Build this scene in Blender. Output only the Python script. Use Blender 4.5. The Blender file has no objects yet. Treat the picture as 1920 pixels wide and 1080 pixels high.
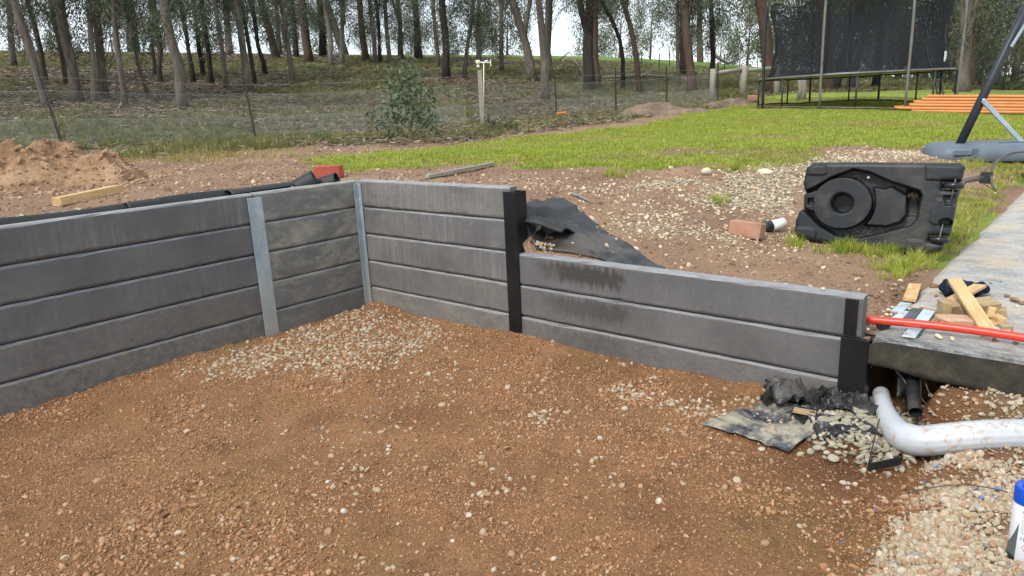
import bpy, bmesh, math, random
import numpy as np
from mathutils import Matrix, Vector

random.seed(7)
rng = np.random.default_rng(7)
R = math.radians
sc = bpy.context.scene
col = sc.collection

# ------------------------------------------------------------------ camera
F_PX, PITCH, ROLL, CAM_H = 1329.8, R(14.38), R(-2.66), 1.47
cd = bpy.data.cameras.new('camera')
cam = bpy.data.objects.new('camera', cd)
col.objects.link(cam)
cd.sensor_width = 36.0
cd.lens = 36.0 * F_PX / 1920.0
cd.clip_start, cd.clip_end = 0.05, 2000
cam.matrix_world = (Matrix.Translation((0, 0, CAM_H)) @ Matrix.Rotation(R(90) - PITCH, 4, 'X')
                    @ Matrix.Rotation(ROLL, 4, 'Z'))
sc.camera = cam

# ------------------------------------------------------------------ world, sun, exposure
SUN_EL, SUN_AZ = R(46), R(222)      # azimuth clockwise from +Y
w = bpy.data.worlds.new('World')
sc.world = w
w.use_nodes = True
nt = w.node_tree
nt.nodes.clear()
out = nt.nodes.new('ShaderNodeOutputWorld')
bg = nt.nodes.new('ShaderNodeBackground')
sky = nt.nodes.new('ShaderNodeTexSky')
sky.sky_type = 'NISHITA'
sky.sun_disc = False
sky.sun_elevation = SUN_EL
sky.sun_rotation = SUN_AZ
tc = nt.nodes.new('ShaderNodeTexCoord')
nz = nt.nodes.new('ShaderNodeTexNoise')
nz.inputs['Scale'].default_value = 2.2
nz.inputs['Detail'].default_value = 6
nz.inputs['Roughness'].default_value = 0.6
rp = nt.nodes.new('ShaderNodeValToRGB')
rp.color_ramp.elements[0].position = 0.36
rp.color_ramp.elements[0].color = (0.60, 0.60, 0.60, 1)
rp.color_ramp.elements[1].position = 0.62
rp.color_ramp.elements[1].color = (0.97, 0.97, 0.97, 1)
mx = nt.nodes.new('ShaderNodeMix')
mx.data_type = 'RGBA'
mx.inputs[7].default_value = (7.3, 8.0, 8.6, 1)       # high cloud deck
nt.links.new(tc.outputs['Generated'], nz.inputs['Vector'])
nt.links.new(nz.outputs['Fac'], rp.inputs['Fac'])
nt.links.new(rp.outputs['Color'], mx.inputs[0])
nt.links.new(sky.outputs['Color'], mx.inputs[6])
nt.links.new(mx.outputs[2], bg.inputs['Color'])
bg.inputs['Strength'].default_value = 0.095
nt.links.new(bg.outputs['Background'], out.inputs['Surface'])

sl = bpy.data.lights.new('sun', 'SUN')
sun = bpy.data.objects.new('sun', sl)
col.objects.link(sun)
sl.energy = 1.5
sl.angle = R(10)
sl.color = (1.0, 0.95, 0.87)
sdir = Vector((math.sin(SUN_AZ) * math.cos(SUN_EL), math.cos(SUN_AZ) * math.cos(SUN_EL), math.sin(SUN_EL)))
sun.rotation_euler = sdir.to_track_quat('Z', 'Y').to_euler()
sun.location = sdir * 60

sc.view_settings.view_transform = 'Standard'
sc.view_settings.look = 'None'
sc.view_settings.exposure = 1.02
sc.view_settings.gamma = 1.0
sc.view_settings.use_curve_mapping = False
sc.render.engine = 'CYCLES'
sc.cycles.use_denoising = True
sc.cycles.max_bounces = 8
sc.cycles.transparent_max_bounces = 24

# ------------------------------------------------------------------ numeric helpers
def _hash(ix, iy, s):
    h = (ix.astype(np.int64) * 374761393 + iy.astype(np.int64) * 668265263 + s * 1442695041) & 0xffffffff
    h = ((h ^ (h >> 13)) * 1274126177) & 0xffffffff
    h = (h ^ (h >> 16)) & 0xffffffff
    return h / 4294967295.0

def vn(x, y, s=0):                    # value noise, -1..1
    x = np.asarray(x, float); y = np.asarray(y, float)
    ix, iy = np.floor(x), np.floor(y)
    fx, fy = x - ix, y - iy
    fx = fx * fx * (3 - 2 * fx); fy = fy * fy * (3 - 2 * fy)
    a = _hash(ix, iy, s); b = _hash(ix + 1, iy, s); c = _hash(ix, iy + 1, s); d = _hash(ix + 1, iy + 1, s)
    return ((a + (b - a) * fx) * (1 - fy) + (c + (d - c) * fx) * fy) * 2 - 1

def fbm(x, y, s=0, o=4, g=0.5):
    t = 0; a = 1
    for k in range(o):
        t = t + a * vn(x * 2 ** k + 13.7 * k, y * 2 ** k + 7.1 * k, s + k); a *= g
    return t

def sst(a, b, x):
    t = np.clip((x - a) / (b - a), 0, 1)
    return t * t * (3 - 2 * t)

def ray(px, py):
    x = (px - 960) / F_PX; y = -(py - 540) / F_PX
    c, s = math.cos(ROLL), math.sin(ROLL)
    xr = x * c - y * s; yr = x * s + y * c
    return np.array([xr, math.cos(PITCH) + yr * math.sin(PITCH), -math.sin(PITCH) + yr * math.cos(PITCH)])

def atY(px, py, Y):
    d = ray(px, py)
    return np.array([0, 0, CAM_H]) + d * (Y / d[1])

def atz(px, py, z):
    d = ray(px, py)
    return np.array([0, 0, CAM_H]) + d * ((z - CAM_H) / d[2])

def proj(P):
    P = np.atleast_2d(np.asarray(P, float)) - [0, 0, CAM_H]
    Y = P[:, 1] * math.cos(PITCH) - P[:, 2] * math.sin(PITCH)
    yr = (P[:, 1] * math.sin(PITCH) + P[:, 2] * math.cos(PITCH)) / Y
    xr = P[:, 0] / Y
    c, s = math.cos(ROLL), math.sin(ROLL)
    x = xr * c + yr * s; y = -xr * s + yr * c
    return 960 + F_PX * x, 540 - F_PX * y, Y

def inview(P, m=0.12):
    x, y, d = proj(P)
    return (d > 0.3) & (x > -1920 * m) & (x < 1920 * (1 + m)) & (y > -1080 * m) & (y < 1080 * (1 + m))

# wall frame: u along the right-hand wall, v away from the camera, origin at the inside corner
WC = np.array([-1.092, 5.22])
WA = R(-41.05)
UU = np.array([math.cos(WA), math.sin(WA)]); VV = np.array([-UU[1], UU[0]])
def W(u, v, z=0.0):
    p = WC + u * UU + v * VV
    return np.array([p[0], p[1], z])
def toUV(x, y):
    dx, dy = x - WC[0], y - WC[1]
    return dx * UU[0] + dy * UU[1], dx * VV[0] + dy * VV[1]

# ------------------------------------------------------------------ terrain of the yard and the wooded hill
ctl = []
for u, v, z in [(-.05, -2.8, .90), (-.05, -1.4, .91), (-.05, -.1, .92), (-1.5, -2.8, .93), (-1.5, 0, .95), (-.8, -1.5, .915),
                (.7, .06, .90), (1.40, .06, .86), (1.65, .1, .72), (2.2, .12, .55), (3.3, .08, .45), (3.4, .6, .43),
                (3.4, 1.5, .43), (3.45, 3, .45), (3.5, 5, .52), (.7, .7, .90), (1.8, .7, .72), (2.6, .8, .52), (4.5, 1.5, .43),
                (-.05, -6, .9), (-4, -8, .92), (-9, -12, .95), (2.6, 1.6, .50), (2.2, 2.2, .60)]:
    p = W(u, v, z); ctl.append((p[0], p[1], z))
for px, py, Y in [(1000, 325, 6.6), (600, 310, 7.8), (240, 330, 7.0), (0, 420, 4.3), (1325, 330, 6.2), (1640, 470, 4.45),
                  (1830, 303, 8.1), (1500, 280, 8.0), (1300, 250, 12), (1000, 270, 11), (1700, 230, 13), (1450, 207, 18.5),
                  (1740, 200, 19), (1900, 215, 17), (120, 278, 12.8), (480, 262, 16.5), (905, 235, 18), (1045, 216, 23),
                  (1250, 200, 25), (775, 262, 12), (300, 290, 11),
                  (200, 200, 24), (340, 205, 22), (100, 160, 32), (300, 100, 60), (20, 95, 60), (600, 160, 34), (700, 108, 60),
                  (1000, 150, 38), (1020, 190, 30), (1000, 104, 78), (1300, 170, 34), (1300, 116, 85), (1450, 175, 30),
                  (1600, 170, 32), (1800, 172, 28), (1900, 170, 32), (1600, 142, 75), (1850, 152, 75),
                  (-300, 100, 55), (-300, 200, 22), (2200, 165, 40), (2200, 150, 75)]:
    p = atY(px, py, Y); ctl.append(tuple(p))
ctl += [(-60, 10, 3), (-70, 130, 6), (0, 140, 4.6), (60, 140, 3.5), (120, 60, 2), (110, 10, 1), (30, -10, .5), (-30, -25, .9),
        (0, 400, 2), (-300, 300, 2), (300, 300, 2), (-300, 0, 2), (300, 0, 1), (12, 4, .5)]
ctl = np.array(ctl)
def _phi(r2):
    return np.where(r2 > 1e-12, 0.5 * r2 * np.log(np.maximum(r2, 1e-12)), 0.0)
_S = 20.0
_P = ctl[:, :2] / _S
_n = len(ctl)
_K = _phi(((_P[:, None] - _P[None]) ** 2).sum(-1)) + np.eye(_n) * 2e-4
_A = np.zeros((_n + 3, _n + 3)); _A[:_n, :_n] = _K
_A[:_n, _n] = 1; _A[:_n, _n + 1:] = _P; _A[_n, :_n] = 1; _A[_n + 1:, :_n] = _P.T
_wt = np.linalg.solve(_A, np.concatenate([ctl[:, 2], np.zeros(3)]))
def tz0(x, y):
    x = np.asarray(x, float); y = np.asarray(y, float); sh = x.shape
    q = np.stack([x.ravel(), y.ravel()], 1) / _S
    o = np.empty(len(q))
    for a in range(0, len(q), 20000):
        b = q[a:a + 20000]
        o[a:a + 20000] = _phi(((b[:, None] - _P[None]) ** 2).sum(-1)) @ _wt[:_n] + _wt[_n] + b @ _wt[_n + 1:]
    return o.reshape(sh)
def tz(x, y):
    x = np.asarray(x, float); y = np.asarray(y, float)
    r = np.hypot(x, y)
    z = tz0(x, y)
    u, v = toUV(x, y)
    lim = .565 + .75 * np.maximum(v - .05, 0) + .5 * sst(1.53, 1.42, u)
    k = (u > 1.40) & (v > -.1) & (v < 1.2)
    z = np.where(k, np.minimum(z, lim), z)
    z = z + .012 * fbm(x * 2.2, y * 2.2, 3, 4) * sst(2, 5, r) + .05 * fbm(x * .35, y * .35, 9, 3) * sst(12, 30, r)
    return z
_T = np.concatenate([np.arange(2.5, 30, .02), np.arange(30, 300, .1)])
def G(px, py):                        # where the sight line through a picture point meets the yard or the hill
    d = ray(px, py)
    t = _T / d[1]
    P = np.array([0, 0, CAM_H]) + t[:, None] * d
    u, v = toUV(P[:, 0], P[:, 1])
    below = (P[:, 2] <= tz(P[:, 0], P[:, 1])) & ((v > 0) | (u < 0))
    i = int(np.argmax(below)) if below.any() else len(t) - 1
    p = P[i].copy(); p[2] = float(tz(p[0], p[1]))
    return p

def poly_sd(x, y, poly):              # signed distance, negative inside
    x = np.asarray(x, float); y = np.asarray(y, float)
    d = np.full(x.shape, 1e18); ins = np.zeros(x.shape, bool)
    n = len(poly)
    for i in range(n):
        ax, ay = poly[i][0], poly[i][1]; bx, by = poly[(i + 1) % n][0], poly[(i + 1) % n][1]
        ex, ey = bx - ax, by - ay
        t = np.clip(((x - ax) * ex + (y - ay) * ey) / max(ex * ex + ey * ey, 1e-12), 0, 1)
        d = np.minimum(d, (x - ax - t * ex) ** 2 + (y - ay - t * ey) ** 2)
        c = ((ay > y) != (by > y)) & (x < (bx - ax) * (y - ay) / (by - ay if by != ay else 1e-12) + ax)
        ins ^= c
    d = np.sqrt(d)
    return np.where(ins, -d, d)

def pit_z(u, v):                      # floor of the excavation
    u = np.asarray(u, float); v = np.asarray(v, float)
    z = .055 + .018 * fbm(u * 1.3, v * 1.3, 21, 3)
    ed = u - 3.79 - .05 * vn(v * 3, v * 0 + 2, 5) - .10 * sst(-.45, 0, v)
    bank = sst(-.06, .16, ed) * (.085 + .02 * vn(u * 4, v * 4, 8))
    z = z + bank - .02 * sst(.25, 0, np.abs(ed + .12))
    z = z + .05 * np.exp(-(((u - 3.48) / .22) ** 2 + ((v + .22) / .20) ** 2))       # heap of drainage gravel
    z = z + sst(-.08, .02, v) * sst(3.66, 3.80, u) * .20                             # soil left under the slab
    z = z - .02 * np.exp(-(((u - 3.62) / .12) ** 2 + ((v - .12) / .2) ** 2))
    back = sst(.22, .42, v) * .22 * sst(3.5, 3.6, u)
    z = z + back + .05 * np.exp(-((v / .06) ** 2)) * sst(3.9, 3.6, u) * .5 * sst(3.45, 3.3, u)
    z = z + .30 * sst(3.53, 3.40, u) * sst(.07, .13, v)
    z = np.where((v > -.12) & (u > 3.5), np.minimum(z, .272), z)
    z = np.where(v > .02, np.minimum(z, np.where(u > 3.50, .262, .40)), z)
    m = .0085 * fbm(u * 7, v * 7, 31, 3, .55) + .0050 * np.abs(fbm(u * 24, v * 24, 33, 2, .6)) + .010 * sst(.15, .55, vn(u * 3.2, v * 3.2, 37)) * np.abs(fbm(u * 14, v * 14, 39, 3, .6))
    return z + m

# ------------------------------------------------------------------ object helpers
def tag(o, label=None, cat=None, group=None, kind=None):
    if label: o['label'] = label
    if cat: o['category'] = cat
    if group: o['group'] = group
    if kind: o['kind'] = kind
    return o

def link(o, parent=None):
    col.objects.link(o)
    if parent is not None: o.parent = parent
    return o

def thing(name, label, cat, loc=(0, 0, 0), group=None, M=None):
    o = bpy.data.objects.new(name, None)
    o.empty_display_size = .1
    link(o)
    if M is not None: o.matrix_world = M
    else: o.location = Vector(loc)
    return tag(o, label, cat, group)

class MB:
    def __init__(s): s.v = []; s.f = []; s.m = []; s.n = 0
    def add(s, v, f, m=0):
        v = np.asarray(v, float).reshape(-1, 3)
        s.v.append(v); s.f += [tuple(int(i) + s.n for i in q) for q in f]; s.m += [m] * len(f); s.n += len(v)
        return s
    def box(s, c, size, rot=None, m=0, bev=0.0):
        hx, hy, hz = [q / 2 for q in size]
        if bev <= 0:
            v = np.array([(x, y, z) for x in (-hx, hx) for y in (-hy, hy) for z in (-hz, hz)], float)
            f = [(0, 1, 3, 2), (4, 6, 7, 5), (0, 4, 5, 1), (2, 3, 7, 6), (0, 2, 6, 4), (1, 5, 7, 3)]
        else:
            b = bev; vs = []; idx = {}
            for x in (-1, 1):
                for y in (-1, 1):
                    for z in (-1, 1):
                        for a in range(3):
                            p = [x * hx, y * hy, z * hz]
                            for k in range(3):
                                if k != a: p[k] -= (x, y, z)[k] * b
                            idx[(x, y, z, a)] = len(vs); vs.append(p)
            v = np.array(vs); f = []
            for a in range(3):
                o1, o2 = [(1, 2), (2, 0), (0, 1)][a]
                for sg in (-1, 1):
                    q = []
                    for (p1, p2) in ((-1, -1), (1, -1), (1, 1), (-1, 1)):
                        k = [0, 0, 0]; k[a] = sg; k[o1] = p1; k[o2] = p2
                        q.append(idx[(k[0], k[1], k[2], a)])
                    f.append(tuple(q if sg > 0 else q[::-1]))
            for a in range(3):
                o1, o2 = [(1, 2), (2, 0), (0, 1)][a]
                for p1 in (-1, 1):
                    for p2 in (-1, 1):
                        ks = []
                        for sg in (-1, 1):
                            k = [0, 0, 0]; k[a] = sg; k[o1] = p1; k[o2] = p2; ks.append(tuple(k))
                        q = [idx[ks[0] + (o1,)], idx[ks[1] + (o1,)], idx[ks[1] + (o2,)], idx[ks[0] + (o2,)]]
                        f.append(tuple(q))
            for x in (-1, 1):
                for y in (-1, 1):
                    for z in (-1, 1):
                        f.append((idx[(x, y, z, 0)], idx[(x, y, z, 1)], idx[(x, y, z, 2)]))
        if rot is not None: v = v @ np.array(rot).T
        return s.add(v + np.array(c), f, m)
    def tube(s, pts, rad, n=8, cap=True, m=0, sq=None, jit=0, seed=0):
        pts = np.asarray(pts, float); k = len(pts)
        rad = np.broadcast_to(np.asarray(rad, float), (k,)) if np.ndim(rad) < 2 else rad
        T = np.gradient(pts, axis=0); T /= np.linalg.norm(T, axis=1)[:, None] + 1e-12
        up = np.array([0, 0, 1.]) if abs(T[0, 2]) < .9 else np.array([1., 0, 0])
        N = np.cross(T[0], up); N /= np.linalg.norm(N)
        V = []
        rg = np.random.default_rng(seed)
        for i in range(k):
            N = N - T[i] * (N @ T[i]); N /= np.linalg.norm(N) + 1e-12
            B = np.cross(T[i], N)
            for j in range(n):
                a = 2 * math.pi * j / n
                r = rad[i] * (1 + jit * rg.uniform(-1, 1)) if jit else rad[i]
                V.append(pts[i] + r * (math.cos(a) * N + math.sin(a) * B * (sq or 1)))
        F = [(i * n + j, i * n + (j + 1) % n, (i + 1) * n + (j + 1) % n, (i + 1) * n + j) for i in range(k - 1) for j in range(n)]
        if cap: F += [tuple(range(n - 1, -1, -1)), tuple((k - 1) * n + j for j in range(n))]
        return s.add(V, F, m)
    def lathe(s, prof, n=20, M=None, m=0):
        V = [(r * math.cos(2 * math.pi * j / n), r * math.sin(2 * math.pi * j / n), z) for r, z in prof for j in range(n)]
        k = len(prof)
        F = [(i * n + j, i * n + (j + 1) % n, (i + 1) * n + (j + 1) % n, (i + 1) * n + j) for i in range(k - 1) for j in range(n)]
        V = np.array(V)
        if M is not None: V = V @ np.array(M)[:3, :3].T + np.array(M)[:3, 3]
        return s.add(V, F, m)
    def prism(s, poly, d0, d1, fr, m=0):     # polygon (a,b) extruded along the third axis; fr(a,b,d) -> xyz
        n = len(poly)
        V = [fr(a, b, d0) for a, b in poly] + [fr(a, b, d1) for a, b in poly]
        F = [tuple(range(n)), tuple(range(2 * n - 1, n - 1, -1))] + [(i, n + i, n + (i + 1) % n, (i + 1) % n) for i in range(n)]
        return s.add(V, F, m)
    def mesh(s, name, mats=(), smooth=False, attrs=None):
        me = bpy.data.meshes.new(name)
        v = np.concatenate(s.v) if s.v else np.zeros((0, 3))
        me.from_pydata(v.tolist(), [], s.f)
        for mt in mats: me.materials.append(mt)
        if len(mats) > 1: me.polygons.foreach_set('material_index', s.m)
        if smooth: me.polygons.foreach_set('use_smooth', [True] * len(me.polygons))
        if attrs:
            for k, a in attrs.items():
                at = me.attributes.new(k, 'FLOAT', 'POINT'); at.data.foreach_set('value', np.asarray(a, np.float32))
        me.update()
        return me
    def build(s, name, mats, parent=None, smooth=False, attrs=None, fix=True):
        if not isinstance(mats, (list, tuple)): mats = [mats]
        me = s.mesh(name, mats, smooth, attrs)
        if fix:
            b = bmesh.new(); b.from_mesh(me)
            bmesh.ops.recalc_face_normals(b, faces=b.faces); b.to_mesh(me); b.free()
        o = bpy.data.objects.new(name, me)
        return link(o, parent)

def fast_mesh(name, V, F, mats, smooth=True, attrs=None):     # V (n,3), F (m,k) arrays
    me = bpy.data.meshes.new(name)
    V = np.asarray(V, np.float32); F = np.asarray(F, np.int32); k = F.shape[1]
    me.vertices.add(len(V)); me.vertices.foreach_set('co', V.ravel())
    me.loops.add(F.size); me.loops.foreach_set('vertex_index', F.ravel())
    me.polygons.add(len(F))
    me.polygons.foreach_set('loop_start', np.arange(0, F.size, k, dtype=np.int32))
    try: me.polygons.foreach_set('loop_total', np.full(len(F), k, np.int32))
    except Exception: pass
    me.polygons.foreach_set('use_smooth', np.full(len(F), smooth))
    for mt in mats: me.materials.append(mt)
    if attrs:
        for kk, a in attrs.items():
            at = me.attributes.new(kk, 'FLOAT', 'POINT'); at.data.foreach_set('value', np.asarray(a, np.float32))
    me.update(calc_edges=True); me.validate()
    return me

def ortho(x, z):                      # 3x3 with columns x, y, z (z up hint kept, x made orthogonal)
    z = np.asarray(z, float); z /= np.linalg.norm(z)
    x = np.asarray(x, float); x = x - z * (x @ z); x /= np.linalg.norm(x)
    return np.stack([x, np.cross(z, x), z], 1)
def M4(r, p):
    m = Matrix.Identity(4)
    for i in range(3):
        for j in range(3): m[i][j] = r[i][j]
        m[i][3] = p[i]
    return m

# ------------------------------------------------------------------ material helpers
class NT:
    def __init__(s, name):
        s.mat = bpy.data.materials.new(name); s.mat.use_nodes = True
        s.t = s.mat.node_tree; s.b = s.t.nodes['Principled BSDF']; s.o = s.t.nodes['Material Output']
    def n(s, ty, **kw):
        x = s.t.nodes.new(ty)
        for k, v in kw.items():
            if k.startswith('i_'):
                x.inputs[k[2:].replace('_', ' ')].default_value = v
            else: setattr(x, k, v)
        return x
    def l(s, a, b): s.t.links.new(a, b)
    def coord(s, kind='Object', off=False, scale=(1, 1, 1)):
        c = s.n('ShaderNodeTexCoord').outputs[kind]
        if off:
            oi = s.n('ShaderNodeObjectInfo'); m = s.n('ShaderNodeMath', operation='MULTIPLY'); m.inputs[1].default_value = 91.7
            s.l(oi.outputs['Random'], m.inputs[0]); a = s.n('ShaderNodeVectorMath', operation='ADD')
            s.l(c, a.inputs[0]); s.l(m.outputs[0], a.inputs[1]); c = a.outputs[0]
        if scale != (1, 1, 1):
            a = s.n('ShaderNodeVectorMath', operation='MULTIPLY'); a.inputs[1].default_value = scale; s.l(c, a.inputs[0]); c = a.outputs[0]
        return c
    def noise(s, vec, scale, detail=4, rough=.55, dist=0):
        x = s.n('ShaderNodeTexNoise'); x.inputs['Scale'].default_value = scale; x.inputs['Detail'].default_value = detail
        x.inputs['Roughness'].default_value = rough; x.inputs['Distortion'].default_value = dist
        if vec is not None: s.l(vec, x.inputs['Vector'])
        return x.outputs['Fac']
    def ramp(s, fac, stops):
        x = s.n('ShaderNodeValToRGB'); e = x.color_ramp.elements
        while len(e) < len(stops): e.new(.5)
        for q, (p, c) in zip(e, stops):
            q.position = p; q.color = (c, c, c, 1) if not isinstance(c, (tuple, list)) else (*c, 1)
        s.l(fac, x.inputs['Fac']); return x.outputs['Color']
    def mix(s, a, b, fac, mode='MIX'):
        x = s.n('ShaderNodeMix', data_type='RGBA', blend_type=mode)
        for ix, v in ((6, a), (7, b), (0, fac)):
            sock = x.inputs[ix]
            if isinstance(v, (int, float)): sock.default_value = v if ix == 0 else (v, v, v, 1)
            elif isinstance(v, tuple): sock.default_value = (*v, 1)
            else: s.l(v, sock)
        return x.outputs[2]
    def math(s, op, a, b=0.0):
        x = s.n('ShaderNodeMath', operation=op)
        for sock, v in ((x.inputs[0], a), (x.inputs[1], b)):
            if isinstance(v, (int, float)): sock.default_value = v
            else: s.l(v, sock)
        return x.outputs[0]
    def attr(s, name, ty='GEOMETRY', out='Fac'):
        x = s.n('ShaderNodeAttribute', attribute_name=name, attribute_type=ty); return x.outputs[out]
    def bump(s, h, strength=.3, dist=.01):
        x = s.n('ShaderNodeBump'); x.inputs['Strength'].default_value = strength; x.inputs['Distance'].default_value = dist
        s.l(h, x.inputs['Height']); s.l(x.outputs['Normal'], s.b.inputs['Normal']); return x
    def fin(s, colr, rough=.8, metal=0.0, spec=.5):
        if isinstance(colr, tuple): s.b.inputs['Base Color'].default_value = (*colr, 1)
        else: s.l(colr, s.b.inputs['Base Color'])
        if isinstance(rough, (int, float)): s.b.inputs['Roughness'].default_value = rough
        else: s.l(rough, s.b.inputs['Roughness'])
        s.b.inputs['Metallic'].default_value = metal
        s.b.inputs['Specular IOR Level'].default_value = spec
        return s.mat

def simple(name, c, rough=.7, metal=0, var=.25, scale=8, bump=.15, spec=.4, dirt=None, off=True, dist=.004):
    s = NT(name); co = s.coord('Object', off)
    n = s.noise(co, scale, 6, .6)
    a = tuple(max(0, q * (1 - var)) for q in c); b = tuple(min(1, q * (1 + var)) for q in c)
    k = s.ramp(n, [(.3, a), (.7, b)])
    if dirt:
        d = s.ramp(s.noise(co, scale * .6, 8, .65), [(.5, 0.0), (.62, 1.0)]); k = s.mix(k, dirt, d)
    s.bump(s.noise(co, scale * 6, 4), bump, dist)
    return s.fin(k, rough, metal, spec)

M = {}
def mk_sleeper():
    s = NT('charcoal_concrete'); co = s.coord('Object', True)
    base = s.ramp(s.noise(co, 2.2, 6, .62), [(.32, (.085, .082, .085)), (.68, (.126, .122, .125))])
    fine = s.ramp(s.noise(co, 55, 5, .7), [(.3, .90), (.7, 1.09)])
    base = s.mix(base, fine, 1.0, 'MULTIPLY')
    # vertical run marks
    st = s.coord('Object', True, (26, 1, 1.6))
    run = s.ramp(s.noise(st, 1.6, 6, .65), [(.46, 0.0), (.64, 1.0)])
    zone = s.ramp(s.noise(co, 1.1, 3), [(.36, 0.0), (.56, 1.0)])
    run = s.mix(0.0, run, zone)
    base = s.mix(base, (.26, .255, .25), s.math('MULTIPLY', s.math('MULTIPLY', run, s.attr('runs', 'OBJECT')), .48))
    # dusty rub near the bottom arris and whitish wash
    g = s.n('ShaderNodeSeparateXYZ'); s.l(s.n('ShaderNodeTexCoord').outputs['Object'], g.inputs[0])
    low = s.ramp(s.math('ADD', g.outputs['Z'], s.math('MULTIPLY', s.noise(co, 9, 5, .7), .10)), [(.045, 1.0), (.12, 0.0)])
    wash = s.ramp(s.noise(co, 14, 7, .72), [(.50, 0.0), (.68, 1.0)])
    base = s.mix(base, (.235, .22, .19), s.math('MULTIPLY', s.math('MULTIPLY', low, wash), .5))
    dust = s.attr('dust', 'OBJECT')
    sp = s.ramp(s.noise(co, 22, 7, .8), [(.40, 0.0), (.62, 1.0)])
    base = s.mix(base, (.25, .205, .145), s.math('MULTIPLY', s.math('MULTIPLY', dust, sp), .75))
    lich = s.attr('lichen', 'OBJECT')
    base = s.mix(base, (.205, .198, .178), s.math('MULTIPLY', lich, .45))
    sw = s.coord('Object', True, (1, 1, 2.2))
    l1 = s.ramp(s.noise(sw, 3.0, 8, .72, .5), [(.46, 0.0), (.62, 1.0)])
    base = s.mix(base, (.37, .345, .255), s.math('MULTIPLY', s.math('MULTIPLY', lich, l1), .62))
    l2 = s.ramp(s.noise(sw, 9, 8, .75, 1.0), [(.54, 0.0), (.70, 1.0)])
    base = s.mix(base, (.42, .43, .43), s.math('MULTIPLY', s.math('MULTIPLY', lich, l2), .6))
    l3 = s.ramp(s.noise(sw, 3.1, 4, .6, .6), [(.60, 0.0), (.68, 1.0)])
    base = s.mix(base, (.055, .055, .058), s.math('MULTIPLY', s.math('MULTIPLY', lich, l3), .22))
    wet = s.attr('wet', 'OBJECT')
    w0 = s.ramp(s.math('ADD', g.outputs['X'], s.math('MULTIPLY', s.noise(co, 6, 5), .35)), [(.38, 0.0), (.52, 1.0), (.95, 1.0), (1.0, 0.0)])
    w1 = s.ramp(s.math('ADD', g.outputs['Z'], s.math('MULTIPLY', s.noise(s.coord('Object', True, (22, 1, 1)), 2, 5), .14)), [(.12, 0.0), (.16, 1.0), (.225, 1.0), (.25, 0.0)])
    wm = s.math('MULTIPLY', s.math('MULTIPLY', w0, w1), wet)
    base = s.mix(base, (.038, .033, .030), s.math('MULTIPLY', wm, .85))
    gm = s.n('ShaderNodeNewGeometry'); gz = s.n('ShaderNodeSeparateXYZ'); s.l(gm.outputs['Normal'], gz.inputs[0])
    base = s.mix(base, (.29, .29, .30), s.math('MULTIPLY', s.ramp(gz.outputs['Z'], [(.45, 0.0), (.8, 1.0)]), s.ramp(s.noise(co, 12, 6, .7), [(.3, .45), (.7, 1.0)])))   # upward faces painted paler: sky light put into the colour, with some dust
    # chips
    v = s.n('ShaderNodeTexVoronoi'); v.inputs['Scale'].default_value = 38; s.l(co, v.inputs['Vector'])
    ch = s.ramp(v.outputs['Distance'], [(.05, 1.0), (.085, 0.0)])
    base = s.mix(base, (.36, .35, .33), s.math('MULTIPLY', ch, .6))
    h = s.math('ADD', s.noise(co, 70, 6, .7), s.math('MULTIPLY', s.noise(co, 9, 3), .5))
    s.bump(h, .13, .004)
    rg = s.ramp(s.noise(co, 5, 4), [(.3, .55), (.7, .8)])
    return s.fin(base, rg, 0, .4)
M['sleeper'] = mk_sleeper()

def mk_galv():
    s = NT('galvanised_steel'); co = s.coord('Object', True)
    v = s.n('ShaderNodeTexVoronoi'); v.inputs['Scale'].default_value = 70; s.l(co, v.inputs['Vector'])
    k = s.ramp(s.noise(co, 7, 6, .7), [(.3, (.22, .29, .34)), (.7, (.44, .50, .53))])
    k = s.mix(k, v.outputs['Color'], .06)
    g = s.n('ShaderNodeSeparateXYZ'); s.l(s.n('ShaderNodeTexCoord').outputs['Object'], g.inputs[0])
    low = s.ramp(s.math('ADD', g.outputs['Z'], s.math('MULTIPLY', s.noise(co, 8, 5), .5)), [(.3, 1.0), (.85, 0.0)])
    k = s.mix(k, (.42, .41, .37), s.math('MULTIPLY', low, .7))
    s.bump(s.noise(co, 60, 4), .12, .002)
    return s.fin(k, .48, .35, .5)
M['galv'] = mk_galv()
def mk_black():
    s = NT('black_painted_steel'); co = s.coord('Object', True)
    k = s.ramp(s.noise(co, 6, 5), [(.3, (.008, .008, .009)), (.75, (.018, .018, .02))])
    v = s.ramp(s.noise(s.coord('Object', True, (3, 3, 1)), 26, 7, .85), [(.66, 0.0), (.70, 1.0)])
    k = s.mix(k, (.34, .33, .31), s.math('MULTIPLY', v, .8))
    s.bump(s.noise(co, 30, 4), .1, .002)
    return s.fin(k, .30, 0, .3)
M['black'] = mk_black()

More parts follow.
